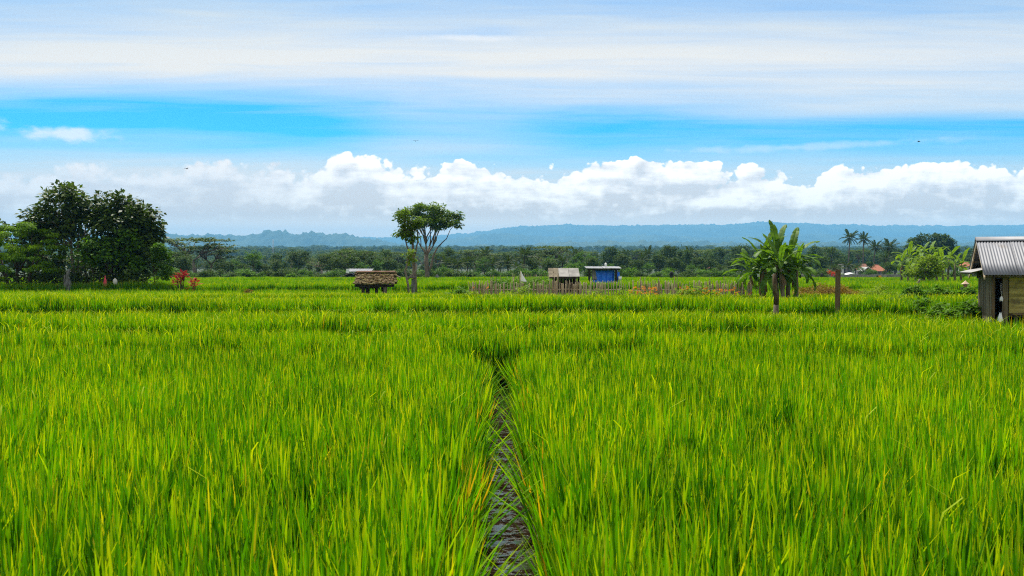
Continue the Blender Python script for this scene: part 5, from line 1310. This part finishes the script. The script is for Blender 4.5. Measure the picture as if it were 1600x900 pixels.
# ------------------------------------------------------------------ the treeline
def proto_tree(kind, seed):
    """crown and trunk meshes, nominal height 10"""
    g = np.random.default_rng(seed); t = MB(); lm, bk = 'leaf_far', 'bark_dark'
    fs = [(0, 0, 4.0)]
    if kind == 'round':
        ell = [(0, 0, 6.4, 3.4, 3.2, 3.3), (g.uniform(-2, 2), 0, 7.8, 2.0, 2, 1.9), (g.uniform(-2.4, 2.4), .5, 4.8, 2.3, 2.2, 2.0), (g.uniform(-2, 2), -.5, 3.2, 2.6, 2.2, 2.0)]; n, nl, rc, L, W, fl = 120, 15, .85, .60, .38, .6
    elif kind == 'dark':
        lm = 'leaf_shade'; ell = [(0, 0, 6.2, 4.2, 3.6, 3.2), (-2.6, 0, 7.2, 2.4, 2.2, 2.2), (2.4, .3, 7.6, 2.4, 2.2, 1.9), (g.uniform(-2, 2), -.4, 3.6, 3.6, 3, 2.6)]; n, nl, rc, L, W, fl = 150, 16, .85, .55, .36, .6
    elif kind == 'flat':
        lm = 'leaf_grey' if seed % 2 else 'leaf_far'; bk = 'bark'
        ell = [(0, 0, 9.3, 5.2, 4.6, .5), (-3.6, .4, 8.4, 2.6, 2.4, .4), (3.4, -.3, 8.0, 3.0, 2.4, .4), (g.uniform(-2, 2), 0, 7.3, 2.6, 2.2, .4), (4.6*(1 if seed % 2 else -1), 0, 6.6, 1.6, 1.4, .3)]; n, nl, rc, L, W, fl = 130, 15, .75, .50, .26, .3
    elif kind == 'pale':
        lm, bk = 'leaf_grey', 'bark_pale'
        ell = [(0, 0, 7.6, 3.4, 3, 2.0), (-2.2, 0, 6.6, 2, 2, 1.6), (2.2, 0, 6.2, 2, 2, 1.6)]; n, nl, rc, L, W, fl = 66, 12, .7, .42, .22, .5
    elif kind == 'bright':
        lm, bk = 'leaf_mid', 'bark'
        ell = [(0, 0, 7.0, 3.2, 3.0, 2.6), (-2.4, 0, 7.2, 1.8, 1.8, 1.4), (2.4, 0, 6.6, 1.8, 1.8, 1.4), (0, -.5, 4.4, 2.4, 2.2, 1.6)]; n, nl, rc, L, W, fl = 80, 18, .8, .55, .3, .5
    elif kind == 'bush':
        lm = 'leaf_mid' if seed % 2 else 'leaf_far'
        ell = [(0, 0, 4.4, 6.5, 4, 4.6), (-3.5, 0, 3.5, 4.5, 3, 3.6), (4, 0, 3.2, 4.5, 3, 3.4)]; n, nl, rc, L, W, fl = 90, 16, 1.5, 1.0, .6, .7; fs = [(0, 0, 1)]
    elif kind == 'narrow':
        ell = [(0, 0, 3.0, 1.9, 1.9, 2.4), (0, 0, 5.8, 1.6, 1.6, 2.4), (0, 0, 8.2, 1.0, 1.0, 1.8)]; n, nl, rc, L, W, fl = 90, 14, .7, .55, .35, .55
    if kind == 'palm':
        lm, bk = 'leaf_palm', 'bark_dark'; V = []; Fq = []; rn = []
        for i in range(17):
            f = i/16; me = FR[i % 2]; n0 = len(me.vertices); co = np.empty(n0*3, np.float32); me.vertices.foreach_get('co', co); co = co.reshape(-1, 3)
            q = np.empty(len(me.loops), np.int32); me.loops.foreach_get('vertex_index', q); rr = np.empty(n0, np.float32); me.attributes['rnd'].data.foreach_get('value', rr)
            R = np.array(Euler((1.4-f*2.0+g.normal(0, .1), g.uniform(-.3, .3), i*2.4)).to_matrix()) * (.82*g.uniform(.85, 1.1))
            Fq.append(q.reshape(-1, 4)+len(V)*0+sum(len(v) for v in V)); V.append(co@R.T+np.array([.3, 0, 7.4])); rn.append(rr)
        V = np.concatenate(V); Fq = np.concatenate(Fq); rn = np.concatenate(rn)
        t.tube([(0, 0, -.6), (.1, 0, 2.5), (.3, 0, 7.4)], [.26, .19, .16], 7)
    else:
        C = clumps(g, ell, n, .45, -.3); V, Fq, rn = leaves(g, C, nl, rc, L, W, fl, .2)
        if kind in ('flat', 'pale'):
            h0 = 4.2; t.tube([(0, 0, -.6), (.1, 0, 2), (-.1, 0, h0)], [.30, .25, .2], 7)
            fs = [(-.1, 0, h0), (-1, .2, h0+1.6), (1, -.2, h0+1.4)]; t.tube([fs[0], fs[1]], [.18, .13], 6); t.tube([fs[0], fs[2]], [.18, .13], 6)
            for q in g.permutation(len(C))[:22]:
                s0 = fs[int(np.argmin([np.linalg.norm(np.array(f_)-C[q]) for f_ in fs]))]; t.tube(bent(s0, C[q], g, .12, 5), list(np.linspace(.12, .03, 5)), 5)
        else:
            t.tube([(0, 0, -.6), (.1, 0, 2), (0, 0, fs[0][2])], [.28, .22, .16], 7)
            for q in g.permutation(len(C))[:8]: t.tube(bent(fs[0], C[q], g, .12, 4), list(np.linspace(.12, .03, 4)), 5)
    return mesh_np('crown', V, Fq, M[lm], {'rnd': rn}), t.mesh('trunk', M[bk]), lm
PROTO = {}
for kd, ns in (('round', 4), ('flat', 4), ('pale', 2), ('bright', 3), ('bush', 4), ('narrow', 2), ('palm', 3), ('dark', 3)):
    PROTO[kd] = [proto_tree(kd, 200+i+len(kd)*10) for i in range(ns)]

def treeline():
    g = random.Random(77)
    T = []   # px, top row, kind, distance, width factor
    fixed = [(303, 371, 'flat', 180, 1.7), (330, 384, 'flat', 185, 1.3), (268, 393, 'round', 190, 1.2), (290, 396, 'round', 200, 1.1), (262, 412, 'bush', 140, 1), (325, 419, 'bush', 139, .9), (345, 401, 'round', 215, 1.2), (365, 405, 'bright', 200, 1.1),
             (396, 389, 'bright', 170, 1.0), (380, 411, 'round', 160, 1.1), (420, 421, 'bush', 142, 1), (430, 403, 'pale', 220, 1), (455, 394, 'pale', 230, 1), (470, 402, 'flat', 240, .8), (484, 399, 'pale', 250, 1.1), (476, 420, 'bush', 143, .9),
             (503, 403, 'pale', 180, 1.9), (516, 394, 'round', 260, 1), (536, 403, 'round', 200, 1.1), (551, 391, 'flat', 190, 1.5), (578, 393, 'flat', 230, .9), (566, 409, 'bright', 165, 1.1), (592, 404, 'bright', 165, 1), (604, 398, 'pale', 220, 1),
             (618, 394, 'flat', 240, 1.3), (625, 410, 'round', 180, 1), (684, 396, 'flat', 230, .8), (701, 399, 'palm', 160, 1.1), (716, 403, 'palm', 155, 1.1), (730, 398, 'palm', 158, 1.1), (692, 415, 'bush', 145, .8), (672, 417, 'bush', 142, .7),
             (742, 390, 'flat', 250, 1.3), (755, 402, 'bright', 190, 1), (770, 396, 'flat', 270, 1.3), (771, 402, 'palm', 156, 1.1), (795, 397, 'palm', 158, 1.1), (818, 384, 'palm', 158, 1.2), (807, 408, 'palm', 152, 1.1), (836, 391, 'flat', 240, 1.3),
             (864, 384, 'flat', 235, 1.5), (845, 401, 'pale', 200, 1), (860, 400, 'bright', 210, .9), (880, 397, 'palm', 160, 1.1), (913, 392, 'bright', 200, 1.0), (905, 407, 'bright', 170, 1), (893, 410, 'bush', 150, 1), (930, 398, 'palm', 240, 1),
             (960, 390, 'round', 330, 1), (980, 387, 'palm', 330, 1), (1003, 394, 'palm', 210, 1.1), (1015, 409, 'bright', 165, 1), (1038, 389, 'round', 340, 1.2), (1064, 390, 'narrow', 250, 1.2), (1072, 389, 'narrow', 240, 1.1), (1080, 411, 'bright', 165, .9), (1094, 412, 'round', 175, .9),
             (1128, 413, 'palm', 180, 1), (1140, 417, 'bush', 150, 1), (1240, 412, 'palm', 190, 1), (1262, 423, 'bush', 145, .6), (1302, 411, 'palm', 175, 1), (1298, 423, 'bush', 142, .6), (1336, 414, 'palm', 200, 1), (1345, 417, 'bright', 190, .9), (1360, 418, 'bush', 185, .9), (1390, 409, 'round', 200, 1),
             (1330, 396, 'round', 420, 1.2), (1386, 391, 'round', 400, 1.3), (1500, 400, 'palm', 290, 1.1), (1490, 395, 'palm', 320, 1.1), (1510, 397, 'round', 330, 1.1), (1400, 387, 'round', 420, 1.3), (1420, 392, 'palm', 380, 1)]
    T += fixed
    T += [(545, 386, 'dark', 215, .9), (601, 388, 'round', 235, .9), (702, 386, 'round', 250, .9), (757, 383, 'palm', 240, 1), (900, 384, 'palm', 230, 1), (953, 383, 'round', 270, .9), (1012, 384, 'palm', 260, 1), (1046, 382, 'dark', 270, .8), (1079, 383, 'palm', 255, 1),
          (1121, 384, 'round', 280, .9), (1158, 381, 'dark', 270, .8), (1272, 383, 'round', 310, .9), (1298, 385, 'palm', 300, 1), (467, 390, 'dark', 220, .9), (432, 395, 'round', 230, .9)]
    T += [(px, top, 'dark', d, wf) for px, top, d, wf in ((274, 391, 168, 1.1), (287, 399, 160, 1.0), (352, 408, 165, 1.1), (412, 413, 170, 1.0), (517, 396, 165, 1.0), (540, 399, 160, 1.2), (560, 394, 178, 1.2), (588, 401, 172, 1.1), (610, 405, 165, 1.0), 
          (757, 399, 200, 1.1), (830, 402, 175, 1.1), (858, 404, 168, 1.1), (925, 401, 182, 1.0), (972, 396, 210, 1.1), (995, 405, 180, 1.0), (1030, 398, 205, 1.1), (1052, 402, 190, 1.1), (1100, 401, 200, 1.2), (1145, 404, 190, 1.0), (1165, 399, 215, 1.1),
          (1255, 402, 220, 1.1), (1283, 399, 230, 1.1), (1312, 403, 270, 1.0), (1398, 404, 262, 1.1), (1516, 402, 230, 1.0), (1560, 398, 210, 1.2))]
    env = lambda px: np.interp(px, [0, 255, 360, 450, 560, 700, 780, 860, 930, 1000, 1100, 1200, 1300, 1400, 1500, 1700], [395, 398, 404, 405, 402, 400, 396, 396, 398, 393, 392, 394, 391, 392, 391, 391])
    px = 240
    while px < 1680:                       # rear rows
        kd = g.choice(['round', 'round', 'palm', 'flat', 'round', 'narrow'] if px > 930 else ['round', 'flat', 'pale', 'round', 'palm'])
        T.append((px, env(px)+g.uniform(-7, 8), kd, g.uniform(280, 430), g.uniform(.9, 1.25))); px += g.uniform(9, 15)
    px = 250
    while px < 1640:                       # lower middle row
        if not (1150 < px < 1230):
            kd = g.choice(['round', 'palm', 'bright', 'round', 'palm'])
            T.append((px, g.uniform(406, 414), kd, g.uniform(190, 260), g.uniform(.9, 1.2)))
        px += g.uniform(12, 22)
    for (a, b, st) in ((-60, 240, 34), (252, 560, 10), (600, 860, 10), (925, 1160, 9), (1230, 1320, 12), (1390, 1700, 24)):      # bushes along the field edge
        px = a
        while px < b:
            T.append((px, g.uniform(417, 428), 'bush', g.uniform(137, 150), g.uniform(.8, 1.5))); px += st*g.uniform(.7, 1.3)
    for px in range(-90, 240, 22): T.append((px+g.uniform(-6, 6), g.uniform(385, 405), g.choice(['round', 'round', 'palm', 'flat']), g.uniform(180, 300), 1.1))
    marks = [(-200, 'the picture edge'), (130, 'the dark left trees'), (290, 'the red-leaved plants'), (400, 'the far reddish weed tuft'), (500, 'the thatched shelter', -1), (588, 'the thatched shelter'), (650, 'the slender tree'), (668, 'the spreading tree'), (816, 'the white flag'), (881, 'the plank shed'), (942, 'the blue shed'),
             (1049, 'the far dark marker'), (1109, 'the brown-gabled house'), (1213, 'the banana clump'), (1309, 'the square brown post'), (1325, 'the tallest palm'), (1386, 'the rightmost tall palm'), (1455, 'the domed banyan'), (1540, 'the tin-roofed hut')]
    marks = [m_ for m_ in marks if len(m_) == 2]
    desc = {'round': 'dark round-crowned tree', 'flat': 'flat-topped umbrella tree', 'pale': 'sparse pale-limbed tree', 'bright': 'bright green spreading tree', 'bush': 'low bush', 'narrow': 'narrow dark pointed tree', 'palm': 'feathery treeline palm', 'dark': 'very dark broad-crowned tree'}
    name = {'round': 'round_tree', 'flat': 'umbrella_tree', 'pale': 'bare_limbed_tree', 'bright': 'green_tree', 'bush': 'bush', 'narrow': 'narrow_tree', 'palm': 'palm_tree', 'dark': 'dark_tree'}
    order_w = ['first', 'second', 'third', 'fourth', 'fifth', 'sixth', 'seventh', 'eighth', 'ninth', 'tenth', 'eleventh', 'twelfth', 'thirteenth', 'fourteenth', 'fifteenth', 'sixteenth', 'seventeenth', 'eighteenth', 'nineteenth', 'twentieth', 'last but one', 'last']
    T.sort(key=lambda t: t[0]); cnt = {}
    for (px, top, kd, d, wf) in T:
        mk = [m_[1] for m_ in marks if m_[0] <= px][-1]
        row = 'front' if d < 185 else ('middle' if d < 275 else 'rear')
        key = (kd, mk, '' if kd == 'bush' else row); cnt[key] = cnt.get(key, 0)+1
        lb = '%s %s rightwards from %s, treeline %s row' % (order_w[min(cnt[key], len(order_w))-1], desc[kd], mk, row)
        if kd == 'bush': lb = '%s low bush rightwards from %s, field-edge row' % (order_w[min(cnt[key], len(order_w))-1], mk)
        bx = X(px, d); b0 = gz(bx, d); h = Z(top, d)-b0
        if h < .5: continue
        cm, tm, lm = PROTO[kd][g.randrange(len(PROTO[kd]))]
        nom = {'round': 9.9, 'flat': 9.9, 'pale': 9.8, 'bright': 9.8, 'bush': 9.3, 'narrow': 10, 'palm': 10.4, 'dark': 9.7}[kd]
        s_ = h/nom
        w_ = wf*s_*({'bush': 1.0}.get(kd, 1.0))
        if kd == 'palm': w_ = max(w_, .62)*1.0; w_ = min(w_, 1.0)
        root = empty(name[kd], (bx, d, b0), g.uniform(0, 6.28)); root.scale = (w_, w_, s_); tag(root, lb, 'palm tree' if kd == 'palm' else ('bush' if kd == 'bush' else 'tree'), 'trees and bushes of the far treeline')
        link('crown', cm, root); link('trunk', tm, root)
treeline()

# farther woods that read as one mass
def far_woods():
    g = np.random.default_rng(55)
    ms = []
    for kd in ('round', 'palm', 'flat'):
        for (cm, tm, lm) in PROTO[kd][:2]: ms.append(cm)
    pc = proto_collection('wood_crown_kinds', ms)
    y = np.concatenate([g.uniform(620, 1000, 2600), 1000+1700*g.uniform(0, 1, 11000)**.9])
    x = g.uniform(-.72, .72, len(y))*y
    k = fbm(x/90, y/90, 8) > .34
    x, y = x[k], y[k]; n = len(x)
    grp = fbm(x/60, y/120, 31)
    vi = np.where(g.uniform(size=n) < np.where(x > 0, .55, .75), g.integers(0, 2, n), np.where(g.uniform(size=n) < np.where(x > 0, .7, .2), g.integers(2, 4, n), g.integers(4, 6, n)))
    h = (.55+1.3*np.clip(grp-.25, 0, 1))*g.uniform(.7, 1.35, n)
    scl = np.stack([h*g.uniform(.9, 1.5, n), h*g.uniform(.9, 1.5, n), h], -1)
    pts = np.stack([x, y, ground_z(x, y)-1.5], -1)
    scatter('far_woods', pts, np.stack([np.zeros(n), np.zeros(n), g.uniform(0, 6.28, n)], -1), scl, vi, pc, 'bluish far-off woods between the treeline and the hills')
far_woods()

rice_fields()

# ------------------------------------------------------------------ the air
def haze():
    m_, k, out = mat_new('haze_air')
    v = k.node('ShaderNodeVolumePrincipled'); v.inputs['Color'].default_value = (.20, .58, 1.0, 1); v.inputs['Density'].default_value = .000122
    v.inputs['Anisotropy'].default_value = 0.0
    k.l.new(v.outputs[0], out.inputs['Volume'])
    b = MB(); b.box(0, 6500, 284, 22400, 13800, 572)
    o = b.build('haze', m_); tag(o, 'pale bluish air softening the far hills', kind='stuff')
haze()
